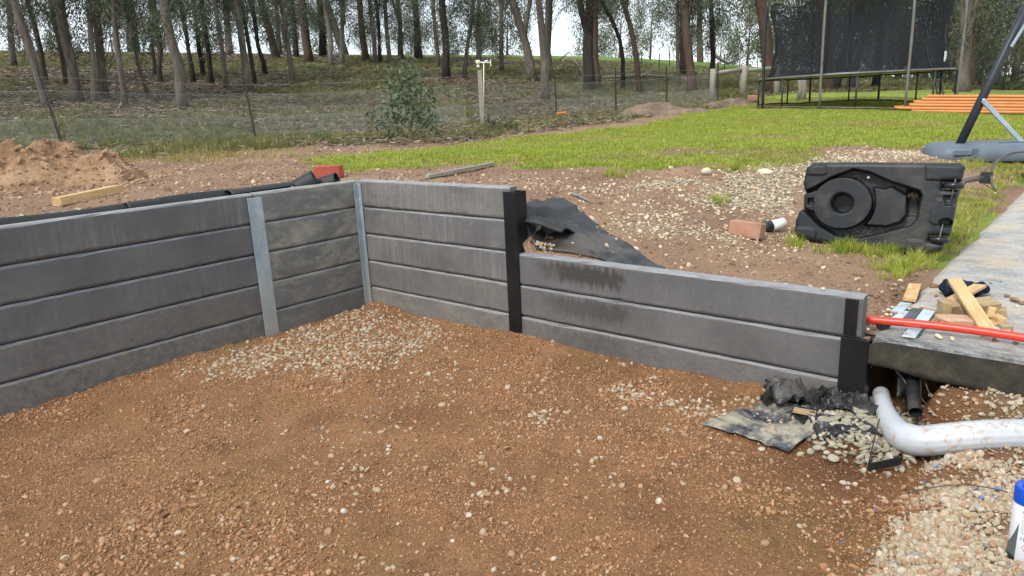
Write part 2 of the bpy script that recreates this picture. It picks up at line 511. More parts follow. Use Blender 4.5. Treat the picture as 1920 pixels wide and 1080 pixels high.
def mk_pit():
    s = NT('pit_soil'); co = s.coord('Object')
    c = s.ramp(s.noise(co, .9, 5, .6), [(.30, (.27, .130, .056)), (.5, (.35, .175, .076)), (.72, (.39, .225, .102))])
    c = s.mix(c, s.ramp(s.noise(co, 3.4, 6, .65), [(.3, (.19, .09, .042)), (.55, (.325, .162, .072)), (.8, (.41, .225, .118))]), .55)
    oc = s.ramp(s.noise(co, 1.5, 4, .55, .4), [(.54, 0.0), (.66, 1.0)])
    c = s.mix(c, (.32, .195, .070), s.math('MULTIPLY', oc, .6))
    pk = s.ramp(s.noise(s.coord('Object', False, (1.1, .9, 1)), 2.3, 5, .6, .5), [(.57, 0.0), (.68, 1.0)])
    c = s.mix(c, (.43, .225, .13), s.math('MULTIPLY', pk, .55))
    d = s.ramp(s.noise(co, 5, 6, .7), [(.52, 0.0), (.66, 1.0)])
    c = s.mix(c, (.125, .064, .032), s.math('MULTIPLY', d, .55))
    g = s.ramp(s.noise(co, 70, 7, .8), [(.34, .66), (.5, 1.02), (.68, 1.28)])
    c = s.mix(c, g, 1.0, 'MULTIPLY')
    v = s.n('ShaderNodeTexVoronoi'); v.inputs['Scale'].default_value = 130; s.l(co, v.inputs['Vector'])
    p = s.ramp(v.outputs['Color'], [(.80, 0.0), (.86, 1.0)])
    pm = s.math('MULTIPLY', p, s.ramp(v.outputs['Distance'], [(.25, 1.0), (.4, 0.0)]))
    c = s.mix(c, (.46, .36, .24), s.math('MULTIPLY', pm, .7))
    pale = s.attr('pale')
    c = s.mix(c, s.ramp(s.noise(co, 12, 6, .7), [(.3, (.19, .13, .075)), (.7, (.36, .27, .165))]), pale)
    damp = s.attr('damp')
    c = s.mix(c, s.mix(c, (.50, .44, .42), 1.0, 'MULTIPLY'), damp)
    h = s.math('ADD', s.noise(co, 60, 6, .7), s.math('MULTIPLY', s.noise(co, 180, 5, .7), .5))
    h = s.math('ADD', h, s.math('MULTIPLY', v.outputs['Distance'], -.5))
    s.bump(h, 1.0, .02)
    return s.fin(c, .93, 0, .25)
M['pit'] = mk_pit()

def mk_yard():
    s = NT('yard_ground'); co = s.coord('Object')
    c = s.ramp(s.noise(co, 1.1, 6, .62), [(.30, (.19, .115, .072)), (.55, (.275, .172, .108)), (.75, (.34, .225, .147))])
    g = s.ramp(s.noise(co, 42, 6, .75), [(.3, .70), (.7, 1.22)])
    c = s.mix(c, g, 1.0, 'MULTIPLY')
    v = s.n('ShaderNodeTexVoronoi'); v.inputs['Scale'].default_value = 46; s.l(co, v.inputs['Vector'])
    gc = s.ramp(v.outputs['Color'], [(.15, (.22, .16, .10)), (.5, (.42, .34, .23)), (.85, (.60, .53, .42))])
    gc = s.mix(gc, s.ramp(v.outputs['Distance'], [(.2, 1.0), (.6, .45)]), 1.0, 'MULTIPLY')
    grav = s.attr('gravel')
    gm = s.ramp(s.math('ADD', grav, s.math('SUBTRACT', s.noise(co, 22, 4, .7), .5)), [(.42, 0.0), (.62, 1.0)])
    c = s.mix(c, gc, gm)
    lawn = s.attr('lawn')
    lc = s.ramp(s.noise(co, 1.6, 6, .65), [(.3, (.15, .185, .034)), (.55, (.225, .28, .048)), (.78, (.33, .32, .10))])
    lm = s.ramp(s.math('ADD', lawn, s.math('MULTIPLY', s.math('SUBTRACT', s.noise(co, 9, 6, .75), .5), .9)), [(.40, 0.0), (.60, 1.0)])
    c = s.mix(c, lc, lm)
    lit = s.attr('litter')
    n1 = s.noise(s.coord('Object', False, (1, .55, 1)), 5.5, 9, .8)
    li = s.ramp(n1, [(.30, (.060, .042, .030)), (.50, (.150, .112, .085)), (.64, (.22, .178, .14)), (.78, (.32, .275, .22))])
    gr = s.ramp(s.noise(co, .16, 5, .6), [(.35, 0.0), (.50, 1.0)])
    gcol = s.ramp(s.noise(co, 3, 7, .75), [(.3, (.045, .062, .018)), (.7, (.120, .158, .040))])
    gmask = s.math('MULTIPLY', gr, s.ramp(s.noise(co, 2.2, 7, .75), [(.42, 0.0), (.58, 1.0)]))
    hg = s.attr('hillgrass')
    gmask = s.math('MAXIMUM', s.math('MULTIPLY', gmask, .8), s.math('MULTIPLY', hg, s.ramp(s.noise(co, 1.7, 8, .75), [(.36, .15), (.56, 1.0)])))
    li = s.mix(li, gcol, gmask)
    c = s.mix(c, li, lit)
    pas = s.attr('pasture')
    pc = s.ramp(s.noise(co, .25, 5, .6), [(.3, (.070, .125, .022)), (.7, (.135, .205, .042))])
    c = s.mix(c, pc, pas)
    h = s.math('ADD', s.noise(co, 24, 6, .72), s.math('MULTIPLY', v.outputs['Distance'], -.6))
    s.bump(h, .8, .02)
    return s.fin(c, .95, 0, .2)
M['yard'] = mk_yard()

def mk_pebble(name, stops, dusty=None):
    s = NT(name)
    oi = s.n('ShaderNodeObjectInfo')
    c = s.ramp(oi.outputs['Random'], stops)
    co = s.coord('Object')
    c = s.mix(c, s.ramp(s.noise(co, 2.5, 5, .7), [(.3, .72), (.7, 1.15)]), 1.0, 'MULTIPLY')
    if dusty: c = s.mix(c, dusty, s.ramp(s.noise(co, 1.5, 4), [(.35, .0), (.7, .75)]))
    return s.fin(c, .75, 0, .35)
M['peb_pale'] = mk_pebble('pale_gravel_stone', [(0, (.36, .29, .19)), (.25, (.44, .37, .26)), (.45, (.33, .28, .21)), (.6, (.50, .43, .32)),
                                                (.75, (.27, .23, .18)), (.86, (.42, .26, .13)), (.94, (.20, .19, .19)), (1, (.54, .47, .36))])
M['peb_drain'] = mk_pebble('drainage_gravel_stone', [(0, (.20, .175, .125)), (.35, (.37, .33, .245)), (.7, (.29, .25, .185)), (1, (.47, .42, .325))])
M['peb_dirty'] = mk_pebble('dusty_gravel_stone', [(0, (.30, .19, .11)), (.35, (.42, .32, .21)), (.6, (.50, .42, .31)), (.8, (.33, .17, .08)), (.9, (.55, .49, .40)), (1, (.62, .57, .48))], (.26, .135, .062))
M['clod'] = mk_pebble('soil_clod', [(0, (.18, .086, .043)), (.35, (.30, .150, .070)), (.7, (.37, .192, .094)), (1, (.45, .255, .14))])
M['yclod'] = mk_pebble('yard_clod', [(0, (.14, .085, .056)), (.5, (.23, .145, .095)), (1, (.30, .20, .14))])

def mk_leaf(name, lo, hi, tr=.25, rough=.55):
    s = NT(name)
    a = s.attr('tint')
    c = s.ramp(a, [(0, lo), (1, hi)])
    s.fin(c, rough, 0, .35)
    t = s.n('ShaderNodeBsdfTranslucent'); s.l(c, t.inputs['Color'])
    m = s.n('ShaderNodeMixShader'); m.inputs[0].default_value = tr
    s.l(s.b.outputs[0], m.inputs[1]); s.l(t.outputs[0], m.inputs[2]); s.l(m.outputs[0], s.o.inputs['Surface'])
    return s.mat
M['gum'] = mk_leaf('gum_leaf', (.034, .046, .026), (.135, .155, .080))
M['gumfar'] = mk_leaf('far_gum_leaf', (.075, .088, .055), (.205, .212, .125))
M['sapleaf'] = mk_leaf('sapling_leaf', (.045, .070, .034), (.165, .21, .118), .2)
def mk_grass(name, stops, tr=.3):
    s = NT(name)
    oi = s.n('ShaderNodeObjectInfo'); c = s.ramp(oi.outputs['Random'], stops)
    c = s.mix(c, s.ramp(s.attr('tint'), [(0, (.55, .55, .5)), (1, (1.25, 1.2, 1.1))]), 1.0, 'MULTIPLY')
    s.fin(c, .6, 0, .3)
    t = s.n('ShaderNodeBsdfTranslucent'); s.l(c, t.inputs['Color'])
    m = s.n('ShaderNodeMixShader'); m.inputs[0].default_value = tr
    s.l(s.b.outputs[0], m.inputs[1]); s.l(t.outputs[0], m.inputs[2]); s.l(m.outputs[0], s.o.inputs['Surface'])
    return s.mat
M['grass'] = mk_grass('lawn_grass', [(0, (.22, .31, .038)), (.45, (.34, .43, .055)), (.8, (.44, .50, .080)), (1, (.55, .50, .18))])
M['weed'] = mk_grass('weedy_grass', [(0, (.085, .12, .030)), (.45, (.14, .165, .045)), (.7, (.27, .235, .10)), (1, (.40, .33, .17))])
M['litter'] = mk_grass('fallen_leaf', [(0, (.09, .06, .042)), (.4, (.17, .12, .09)), (.75, (.26, .20, .155)), (1, (.42, .36, .29))], .1)

def mk_bark(name, lo, hi, patch=None, pf=.5):
    s = NT(name); co = s.coord('Object', True, (1, 1, .22))
    c = s.ramp(s.noise(co, 9, 8, .72), [(.28, lo), (.72, hi)])
    if patch:
        c = s.mix(c, patch, s.ramp(s.noise(s.coord('Object', True, (1, 1, .35)), 2.2, 5, .6), [(pf, 0.0), (pf + .12, 1.0)]))
    s.bump(s.noise(co, 20, 6, .7), .9, .03)
    return s.fin(c, .9, 0, .2)
M['bark_grey'] = mk_bark('grey_bark', (.058, .048, .040), (.185, .153, .128), (.25, .205, .17), .56)
M['bark_pale'] = mk_bark('pale_bark', (.11, .092, .076), (.27, .232, .197), (.16, .13, .105), .5)
M['bark_dark'] = mk_bark('dark_bark', (.016, .014, .013), (.060, .050, .043))
M['bark_red'] = mk_bark('red_brown_bark', (.046, .030, .023), (.135, .082, .060), (.095, .072, .060), .5)
M['deadwood'] = mk_bark('dead_wood', (.16, .14, .12), (.36, .33, .29))

def mk_pine(name, lo, hi, ring=1.0):
    s = NT(name); co = s.coord('Object', True, (2.2, 16, 16))
    c = s.ramp(s.noise(co, 2.6, 6, .6, .8), [(.3, lo), (.7, hi)])
    c = s.mix(c, s.ramp(s.noise(s.coord('Object', True), 60, 4), [(.3, .85), (.7, 1.1)]), 1.0, 'MULTIPLY')
    s.bump(s.noise(co, 5, 4), .2, .003)
    return s.fin(c, .75, 0, .3)
M['pine'] = mk_pine('sawn_pine', (.44, .27, .115), (.62, .43, .22))
M['pine_old'] = mk_pine('weathered_pine', (.27, .185, .10), (.42, .31, .18))
M['pine_pink'] = mk_pine('pinkish_timber', (.38, .23, .14), (.54, .36, .24))
M['grey_timber'] = mk_pine('grey_timber', (.20, .175, .14), (.36, .33, .27))
M['plate'] = simple('zinc_plate', (.50, .60, .66), .42, .25, .18, 14, .06, .5, dirt=(.40, .33, .26))
M['slate'] = simple('dark_metal_offcut', (.085, .095, .10), .5, .2, .3, 12, .1)
M['redpipe'] = simple('red_conduit', (.62, .045, .022), .33, 0, .10, 4, .03, .5)
M['orange'] = simple('orange_conduit', (.56, .23, .075), .5, 0, .14, 3, .03, .4)
M['pvc'] = None
M['plastic'] = simple('black_sheet_plastic', (.016, .017, .018), .38, 0, .4, 7, .25, .5, dist=.006)
M['plastic_dusty'] = simple('dusty_black_plastic', (.013, .013, .014), .5, 0, .4, 6, .3, .5, dirt=(.060, .052, .044), dist=.006)
M['corflute'] = simple('black_edging_plastic', (.011, .012, .013), .6, 0, .25, 5, .05, .5)
M['navy'] = simple('navy_wool', (.014, .019, .032), .95, 0, .35, 40, .6, .1, dist=.004)
M['twine'] = simple('green_twine', (.02, .14, .10), .8, 0, .3, 30, .2)
M['bluebit'] = simple('blue_plastic', (.05, .16, .42), .5, 0, .25, 10, .1)
M['brick'] = simple('red_brick', (.36, .185, .125), .9, 0, .25, 9, .5, .2, dirt=(.36, .24, .16))
M['brick2'] = simple('red_paver', (.36, .085, .06), .85, 0, .2, 9, .3, .2)
M['rock'] = simple('pale_rock', (.56, .49, .36), .9, 0, .2, 5, .5, .2)
M['brownrock'] = simple('brown_clod', (.23, .145, .085), .95, 0, .35, 12, .7, .1)
M['white'] = simple('white_plastic', (.74, .76, .72), .45, 0, .06, 6, .03)
M['cream'] = simple('cream_plastic', (.78, .74, .50), .5, 0, .08, 6, .03)
M['orangebit'] = simple('orange_plastic', (.72, .22, .035), .6, 0, .15, 6, .1)
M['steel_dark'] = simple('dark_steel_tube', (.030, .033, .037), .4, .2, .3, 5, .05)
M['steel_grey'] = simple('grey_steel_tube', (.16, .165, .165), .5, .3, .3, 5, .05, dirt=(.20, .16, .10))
M['picket'] = simple('rusty_dark_picket', (.055, .045, .040), .7, .2, .35, 12, .2)
M['wire'] = simple('fence_wire', (.26, .27, .25), .6, .1, .15, 5, .0)
M['hdpe'] = simple('black_moulded_plastic', (.014, .016, .019), .5, 0, .35, 3.5, .2, .4, dirt=(.048, .045, .040), dist=.003)
M['hdpe_grey'] = simple('blue_grey_moulded_plastic', (.105, .135, .160), .5, 0, .2, 4, .06, .4)
M['bar_grey'] = simple('light_grey_bar', (.33, .39, .44), .5, .2, .15, 5, .04)
M['pole'] = simple('dark_blue_grey_pole', (.022, .027, .037), .45, .1, .25, 3, .05)
M['rust'] = simple('rusty_dark_tube', (.105, .088, .078), .6, .3, .4, 7, .15)
M['canwhite'] = simple('white_lacquer', (.72, .75, .80), .28, 0, .04, 4, .0)
M['canblue'] = simple('blue_cap_plastic', (.006, .070, .46), .3, 0, .08, 4, .0)
M['cangrey'] = simple('dark_grey_print', (.085, .11, .115), .3, 0, .1, 4, .0)
M['canblack'] = simple('black_print', (.012, .014, .016), .3, 0, .1, 4, .0)
M['canteal'] = simple('teal_print', (.03, .19, .32), .35, 0, .1, 4, .0)
M['cantext'] = simple('grey_print', (.30, .34, .40), .4, 0, .1, 4, .0)
M['canred'] = simple('red_print', (.60, .05, .06), .4, 0, .1, 4, .0)

def mk_pvc():
    s = NT('white_pvc'); co = s.coord('Object')
    k = s.ramp(s.noise(co, 3, 5), [(.3, (.42, .44, .475)), (.7, (.52, .54, .57))])
    g = s.n('ShaderNodeSeparateXYZ'); s.l(co, g.inputs[0])
    mud = s.ramp(s.noise(co, 30, 8, .8), [(.50, 0.0), (.60, 1.0)])
    zone = s.ramp(s.noise(co, 6.5, 4, .6), [(.42, 0.0), (.56, 1.0)])
    k = s.mix(k, (.38, .235, .13), s.math('MULTIPLY', s.math('MULTIPLY', mud, zone), .85))
    s.bump(s.noise(co, 12, 3), .06, .004)
    return s.fin(k, .42, 0, .45)
M['pvc'] = mk_pvc()

def mk_slab():
    s = NT('concrete_slab'); co = s.coord('Object')
    c = s.ramp(s.noise(co, 2.4, 8, .68), [(.30, (.22, .22, .22)), (.50, (.38, .365, .335)), (.70, (.50, .455, .375))])
    m = s.ramp(s.noise(s.coord('Object', False, (1, 2.5, 1)), 3.4, 9, .75), [(.46, 0.0), (.60, 1.0)])
    c = s.mix(c, (.15, .165, .19), s.math('MULTIPLY', m, .6))
    d = s.ramp(s.noise(co, 1.5, 7, .7), [(.46, 0.0), (.60, 1.0)])
    c = s.mix(c, (.47, .37, .25), s.math('MULTIPLY', d, .8))
    f = s.ramp(s.noise(s.coord('Object', False, (1, 2, 1)), 34, 6, .8), [(.52, 0.0), (.62, 1.0)])
    c = s.mix(c, (.64, .61, .56), s.math('MULTIPLY', f, .55))
    f2 = s.ramp(s.noise(s.coord('Object', False, (1, 1.6, 1)), 60, 7, .85), [(.50, 0.0), (.60, 1.0)])
    c = s.mix(c, (.13, .135, .145), s.math('MULTIPLY', f2, .5))
    g = s.n('ShaderNodeSeparateXYZ'); s.l(co, g.inputs[0])
    # bitumen paint along the front edge of the slab: worn off in patches
    fr = s.ramp(s.math('ADD', g.outputs['Y'], s.math('MULTIPLY', s.noise(co, 5, 6, .7), .30)), [(.16, 1.0), (.36, 0.0)])
    wn = s.ramp(s.noise(s.coord('Object', False, (1, 2, 1)), 9, 8, .75), [(.42, 1.0), (.60, .25)])
    c = s.mix(c, (.035, .037, .041), s.math('MULTIPLY', s.math('MULTIPLY', fr, wn), .9))
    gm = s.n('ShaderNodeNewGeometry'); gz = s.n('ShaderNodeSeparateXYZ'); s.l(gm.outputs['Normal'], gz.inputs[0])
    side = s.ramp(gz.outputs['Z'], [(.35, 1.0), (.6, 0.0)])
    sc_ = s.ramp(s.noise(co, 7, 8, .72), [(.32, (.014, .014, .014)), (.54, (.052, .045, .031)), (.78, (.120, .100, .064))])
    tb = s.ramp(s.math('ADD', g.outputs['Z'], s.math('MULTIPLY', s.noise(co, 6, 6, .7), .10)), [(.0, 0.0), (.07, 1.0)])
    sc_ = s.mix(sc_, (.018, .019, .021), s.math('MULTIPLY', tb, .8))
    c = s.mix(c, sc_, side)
    s.bump(s.math('ADD', s.noise(co, 40, 6, .7), s.noise(co, 9, 4)), .5, .006)
    return s.fin(c, .85, 0, .3)
M['slab'] = mk_slab()

def mk_mound():
    s = NT('spoil_heap_soil'); co = s.coord('Object')
    c = s.ramp(s.noise(co, 3.2, 8, .7), [(.34, (.13, .075, .042)), (.48, (.32, .19, .105)), (.62, (.46, .30, .185))])
    c = s.mix(c, s.ramp(s.noise(co, 30, 6, .75), [(.3, .65), (.7, 1.2)]), 1.0, 'MULTIPLY')
    s.bump(s.noise(co, 22, 7, .75), .9, .03)
    return s.fin(c, .95, 0, .2)
M['mound'] = mk_mound()

def mk_net(name, c, alpha):
    s = NT(name)
    s.fin(c, .8, 0, .2)
    t = s.n('ShaderNodeBsdfTransparent'); m = s.n('ShaderNodeMixShader'); m.inputs[0].default_value = alpha
    s.l(t.outputs[0], m.inputs[1]); s.l(s.b.outputs[0], m.inputs[2]); s.l(m.outputs[0], s.o.inputs['Surface'])
    return s.mat
M['net'] = mk_net('black_mesh_net', (.016, .018, .022), .66)
M['muddy_sheet'] = None
def mk_muddy():
    s = NT('muddy_membrane'); co = s.coord('Object')
    c = s.ramp(s.noise(co, 5, 8, .72), [(.40, (.022, .025, .032)), (.47, (.10, .10, .10)), (.56, (.30, .265, .20))])
    c = s.mix(c, s.ramp(s.noise(co, 38, 6, .75), [(.3, .7), (.7, 1.2)]), 1.0, 'MULTIPLY')
    s.bump(s.noise(co, 24, 6, .7), .5, .008)
    return s.fin(c, .75, 0, .35)
M['muddy_sheet'] = mk_muddy()

# ------------------------------------------------------------------ scatter helper (loose stones, blades, leaves: nobody could count them)
protos = {}
def proto_coll(key, meshes):
    c = bpy.data.collections.new('proto_' + key)
    for i, me in enumerate(meshes):
        o = bpy.data.objects.new('proto_%s_%02d' % (key, i), me); c.objects.link(o)
    protos[key] = c
    return c

def scatter(name, key, P, rot, scl, idx, label, cat):
    me = bpy.data.meshes.new(name)
    P = np.asarray(P, np.float32)
    me.vertices.add(len(P)); me.vertices.foreach_set('co', P.ravel())
    a = me.attributes.new('rot', 'FLOAT_VECTOR', 'POINT'); a.data.foreach_set('vector', np.asarray(rot, np.float32).ravel())
    a = me.attributes.new('scl', 'FLOAT_VECTOR', 'POINT'); a.data.foreach_set('vector', np.asarray(scl, np.float32).ravel())
    a = me.attributes.new('idx', 'INT', 'POINT'); a.data.foreach_set('value', np.asarray(idx, np.int32))
    o = link(bpy.data.objects.new(name, me))
    ng = bpy.data.node_groups.new('scatter_' + name, 'GeometryNodeTree')
    ng.interface.new_socket('Geometry', in_out='INPUT', socket_type='NodeSocketGeometry')
    ng.interface.new_socket('Geometry', in_out='OUTPUT', socket_type='NodeSocketGeometry')
    gi = ng.nodes.new('NodeGroupInput'); go = ng.nodes.new('NodeGroupOutput')
    ip = ng.nodes.new('GeometryNodeInstanceOnPoints'); ci = ng.nodes.new('GeometryNodeCollectionInfo')
    ci.inputs['Collection'].default_value = protos[key]
    ci.inputs['Separate Children'].default_value = True
    ci.inputs['Reset Children'].default_value = True
    ip.inputs['Pick Instance'].default_value = True
    def na(nm, ty):
        x = ng.nodes.new('GeometryNodeInputNamedAttribute'); x.data_type = ty; x.inputs['Name'].default_value = nm
        return x.outputs['Attribute']
    L = ng.links.new
    L(gi.outputs[0], ip.inputs['Points']); L(ci.outputs[0], ip.inputs['Instance'])
    L(na('idx', 'INT'), ip.inputs['Instance Index']); L(na('rot', 'FLOAT_VECTOR'), ip.inputs['Rotation'])
    L(na('scl', 'FLOAT_VECTOR'), ip.inputs['Scale']); L(ip.outputs[0], go.inputs[0])
    md = o.modifiers.new('scatter', 'NODES'); md.node_group = ng
    return tag(o, label, cat, kind='stuff')

def stone_mesh(name, mat_, seed, sub=1, flat=.7, rough=.18):
    b = bmesh.new(); bmesh.ops.create_icosphere(b, subdivisions=sub, radius=1)
    rg = np.random.default_rng(seed); k = rg.normal(size=(5, 3)); ph = rg.uniform(0, 6, 5); st = rg.uniform(.75, 1.2, 3)
    for v in b.verts:
        p = np.array(v.co); q = 1 + rough * sum(math.sin(p @ k[i] * 1.7 + ph[i]) for i in range(5)) / 2
        v.co = Vector(p * q * st * np.array([1, 1, flat]))
    me = bpy.data.meshes.new(name); b.to_mesh(me); b.free()
    me.materials.append(mat_)
    me.polygons.foreach_set('use_smooth', [sub > 1 or rough < .2] * len(me.polygons))
    return me
for key, mt, rgh, fl in (('pale', 'peb_pale', .16, .68), ('drain', 'peb_drain', .12, .52), ('dirty', 'peb_dirty', .18, .7)):
    proto_coll(key, [stone_mesh('stone', M[mt], 40 + i, 2, fl, rgh) for i in range(6)])
M['peb_tan'] = mk_pebble('tan_gravel_stone', [(0, (.40, .30, .19)), (.3, (.52, .42, .28)), (.55, (.60, .51, .36)), (.8, (.44, .29, .17)), (1, (.64, .56, .43))])
proto_coll('tan', [stone_mesh('stone', M['peb_tan'], 80 + i, 2, .6, .18) for i in range(6)])
M['mclod'] = mk_pebble('heap_clod', [(0, (.18, .10, .058)), (.5, (.32, .19, .11)), (1, (.45, .29, .18))])
proto_coll('mclod', [stone_mesh('clod', M['mclod'], 90 + i, 2, .8, .4) for i in range(6)])
proto_coll('clod', [stone_mesh('clod', M['clod'], 60 + i, 2, .8, .34) for i in range(6)])
proto_coll('yclod', [stone_mesh('clod', M['yclod'], 70 + i, 2, .7, .34) for i in range(6)])

def rnd_rot(n, tilt=.5): return np.stack([rng.normal(0, tilt, n), rng.normal(0, tilt, n), rng.uniform(0, 6.283, n)], 1)
def rnd_scl(s): s = np.asarray(s); return np.stack([s * rng.uniform(.8, 1.25, len(s)), s * rng.uniform(.7, 1.1, len(s)), s * rng.uniform(.75, 1.1, len(s))], 1)
def lognorm(n, med, sig, lo, hi): return np.clip(med * np.exp(rng.normal(0, sig, n)), lo, hi)

# ================================================================== SETTING
# ---- pit floor
def axis(lo, hi, fine_lo, fine_hi, step, grow=1.12):
    a = list(np.arange(fine_lo, fine_hi + step * .5, step)); s = step
    x = a[-1]
    while x < hi: s *= grow; x += s; a.append(min(x, hi))
    s = step; x = a[0]; pre = []
    while x > lo: s *= grow; x -= s; pre.append(max(x, lo))
    return np.array(pre[::-1] + a)
au = axis(-.03, 30, -.03, 4.6, .0125); av = axis(-30, .9, -3.4, .03, .0125)
Ug, Vg = np.meshgrid(au, av, indexing='ij')
Zg = pit_z(Ug, Vg)
X = WC[0] + Ug * UU[0] + Vg * VV[0]; Y = WC[1] + Ug * UU[1] + Vg * VV[1]
ni, nj = Ug.shape
I = np.arange(ni * nj).reshape(ni, nj)
Fq = np.stack([I[:-1, :-1], I[1:, :-1], I[1:, 1:], I[:-1, 1:]], -1).reshape(-1, 4)
cu = (Ug[:-1, :-1] + Ug[1:, 1:]).ravel() / 2; cv = (Vg[:-1, :-1] + Vg[1:, 1:]).ravel() / 2
Fq = Fq[(cv < .045) | (cu > 3.36)]
pale = sst(-.05, .16, Ug - 3.80 - .05 * vn(Vg * 3, Vg * 0 + 2, 5)) * np.clip(.75 + .5 * fbm(Ug * 3, Vg * 3, 44, 3), 0, 1) * sst(.15, -.2, Vg)
damp = np.clip(sst(.55, .05, np.abs(Ug - 3.55)) * sst(-1.6, -.5, Vg) * .8 + .35 * sst(.1, .6, fbm(Ug * .9, Vg * .9, 50, 3)), 0, 1)
o = bpy.data.objects.new('pit_ground', fast_mesh('pit_ground', np.stack([X, Y, Zg], -1).reshape(-1, 3), Fq, [M['pit']], True,
                                                  {'pale': pale.ravel(), 'damp': damp.ravel()}))
link(o); tag(o, 'orange brown dug soil floor inside the retaining wall', 'ground', kind='structure')

# ---- yard and hill, one sheet to the horizon
LAWN = [[G(*p)[:2] for p in poly] for poly in (
    [(585, 300), (640, 322), (760, 316), (850, 308), (940, 318), (1010, 326), (1120, 318), (1250, 322), (1310, 316), (1400, 312), (1450, 300), (1500, 284),
     (1540, 272), (1620, 272), (1700, 280), (1760, 262), (1920, 262), (2100, 262), (2300, 180), (1920, 168), (1750, 168), (1600, 172), (1450, 176), (1400, 200), (1300, 216),
     (1200, 236), (1080, 248), (960, 262), (820, 276), (700, 286)],
    [(1788, 345), (1800, 312), (1920, 300), (2100, 300), (2000, 330), (1920, 372), (1860, 418), (1800, 462), (1750, 505), (1720, 512), (1690, 500), (1640, 490), (1700, 478), (1770, 470)],
    [(1560, 474), (1640, 482), (1650, 470), (1560, 462)])]
GRAV = [[G(*p)[:2] for p in poly] for poly in (
    [(1130, 425), (1200, 380), (1330, 340), (1480, 296), (1560, 284), (1750, 280), (1745, 300), (1510, 320), (1500, 450), (1400, 470), (1290, 440)],
    [(1000, 345), (1300, 332), (1320, 350), (1050, 362)],)]
HG = [[G(*p)[:2] for p in poly] for poly in (
    [(320, 150), (440, 142), (640, 132), (700, 125), (560, 112), (330, 118)],
    [(-50, 130), (200, 128), (420, 118), (420, 104), (-50, 98)],
    [(620, 118), (1000, 160), (1420, 190), (1420, 140), (1000, 110), (640, 104)],
    [(0, 275), (620, 255), (640, 240), (0, 225)],
    [(160, 312), (360, 306), (520, 296), (600, 284), (420, 268), (300, 268), (160, 285)])]
def ring_axis(a0, r0=.03, k=.021, mx_=420):
    s = [0.0]
    while s[-1] < mx_: s.append(s[-1] + r0 + k * s[-1])
    return np.array(s)
ra = ring_axis(0)
yu = np.concatenate([-.04 - ra[::-1], -.04 + ra[1:]]); yv = np.concatenate([.04 - ra[::-1], .04 + ra[1:]])
Ug, Vg = np.meshgrid(yu, yv, indexing='ij')
X = WC[0] + Ug * UU[0] + Vg * VV[0]; Y = WC[1] + Ug * UU[1] + Vg * VV[1]
ni, nj = Ug.shape
I = np.arange(ni * nj).reshape(ni, nj)
Fq = np.stack([I[:-1, :-1], I[1:, :-1], I[1:, 1:], I[:-1, 1:]], -1).reshape(-1, 4)
cu = (Ug[:-1, :-1] + Ug[1:, 1:]).ravel() / 2; cv = (Vg[:-1, :-1] + Vg[1:, 1:]).ravel() / 2
SLAB_V = 7.5
keep = ((cv > .04) | (cu < -.04)) & ~((cu > 3.6) & (cv < SLAB_V - .3) & (cu < 40))
keep &= ~((cu > 0) & (cv < 0.04))
Fq = Fq[keep]
used = np.unique(Fq); rem = np.full(ni * nj, -1); rem[used] = np.arange(len(used))
Fq = rem[Fq]; xs = X.ravel()[used]; ys = Y.ravel()[used]
def masks(x, y):
    r = np.hypot(x, y)
    edge = .16 * fbm(x * 2.5, y * 2.5, 5, 4) + .25 * fbm(x * .6, y * .6, 6, 2)
    lw = np.zeros_like(x)
    for p in LAWN:
        lw = np.maximum(lw, sst(.22, -.22, poly_sd(x, y, p) + edge))
    bare = sst(.35, .75, fbm(x * .9, y * .9, 77, 4)) * .7
    lw = lw * (1 - bare * sst(14, 8, r))
    gv = np.zeros_like(x)
    for p in GRAV:
        gv = np.maximum(gv, sst(.35, -.25, poly_sd(x, y, p) + edge * .8))
    gv = np.clip(gv * (.75 + .5 * fbm(x * 1.4, y * 1.4, 12, 3)), 0, 1)
    hg = np.zeros_like(x)
    for p in HG: hg = np.maximum(hg, sst(.9, -.9, poly_sd(x, y, p) + 2 * edge))
    px, py, d = proj(np.stack([x, y, tz(x, y)], 1))
    # where litter and bush start: beyond the bare strip and the lawn
    far = np.where(d > 0, 1, 0) * sst(10.2, 11.6, r + .6 * fbm(x * .8, y * .8, 15, 3) - np.where(x > -1, np.clip((x + 1) * 1.7, 0, 14), np.clip((-1 - x) * .35, -3, 1.2)))
    lit = far * (1 - lw)
    pas = sst(0, 10, (y - 44 - .0 * x)) * sst(6, 16, x) * sst(.35, 0, lw * 0) * (1 - lw)
    pas = np.maximum(pas, sst(60, 66, y) * sst(-20, 0, x)) * (1 - lw)
    hg = np.maximum(hg, sst(24, 30, y) * sst(6, 12, x))
    hg = np.maximum(hg, .8 * sst(.02, .5, fbm(x * .13 + 3, y * .16, 57, 3)))
    return lw, gv, lit, hg, pas
zs = tz(xs, ys)
us, vs_ = toUV(xs, ys)
zs = np.where((us > 3.35) & (vs_ < SLAB_V) & (vs_ > 0), np.minimum(zs, .40 + .0 * us), zs)
lw, gv, lit, hg, pas = masks(xs, ys)
o = bpy.data.objects.new('yard_ground', fast_mesh('yard_ground', np.stack([xs, ys, zs], 1), Fq, [M['yard']], True,
                         {'lawn': lw, 'gravel': gv, 'litter': lit, 'hillgrass': hg, 'pasture': pas}))
link(o); tag(o, 'bare earth yard running into lawn and wooded hillside behind the wall', 'ground', kind='structure')

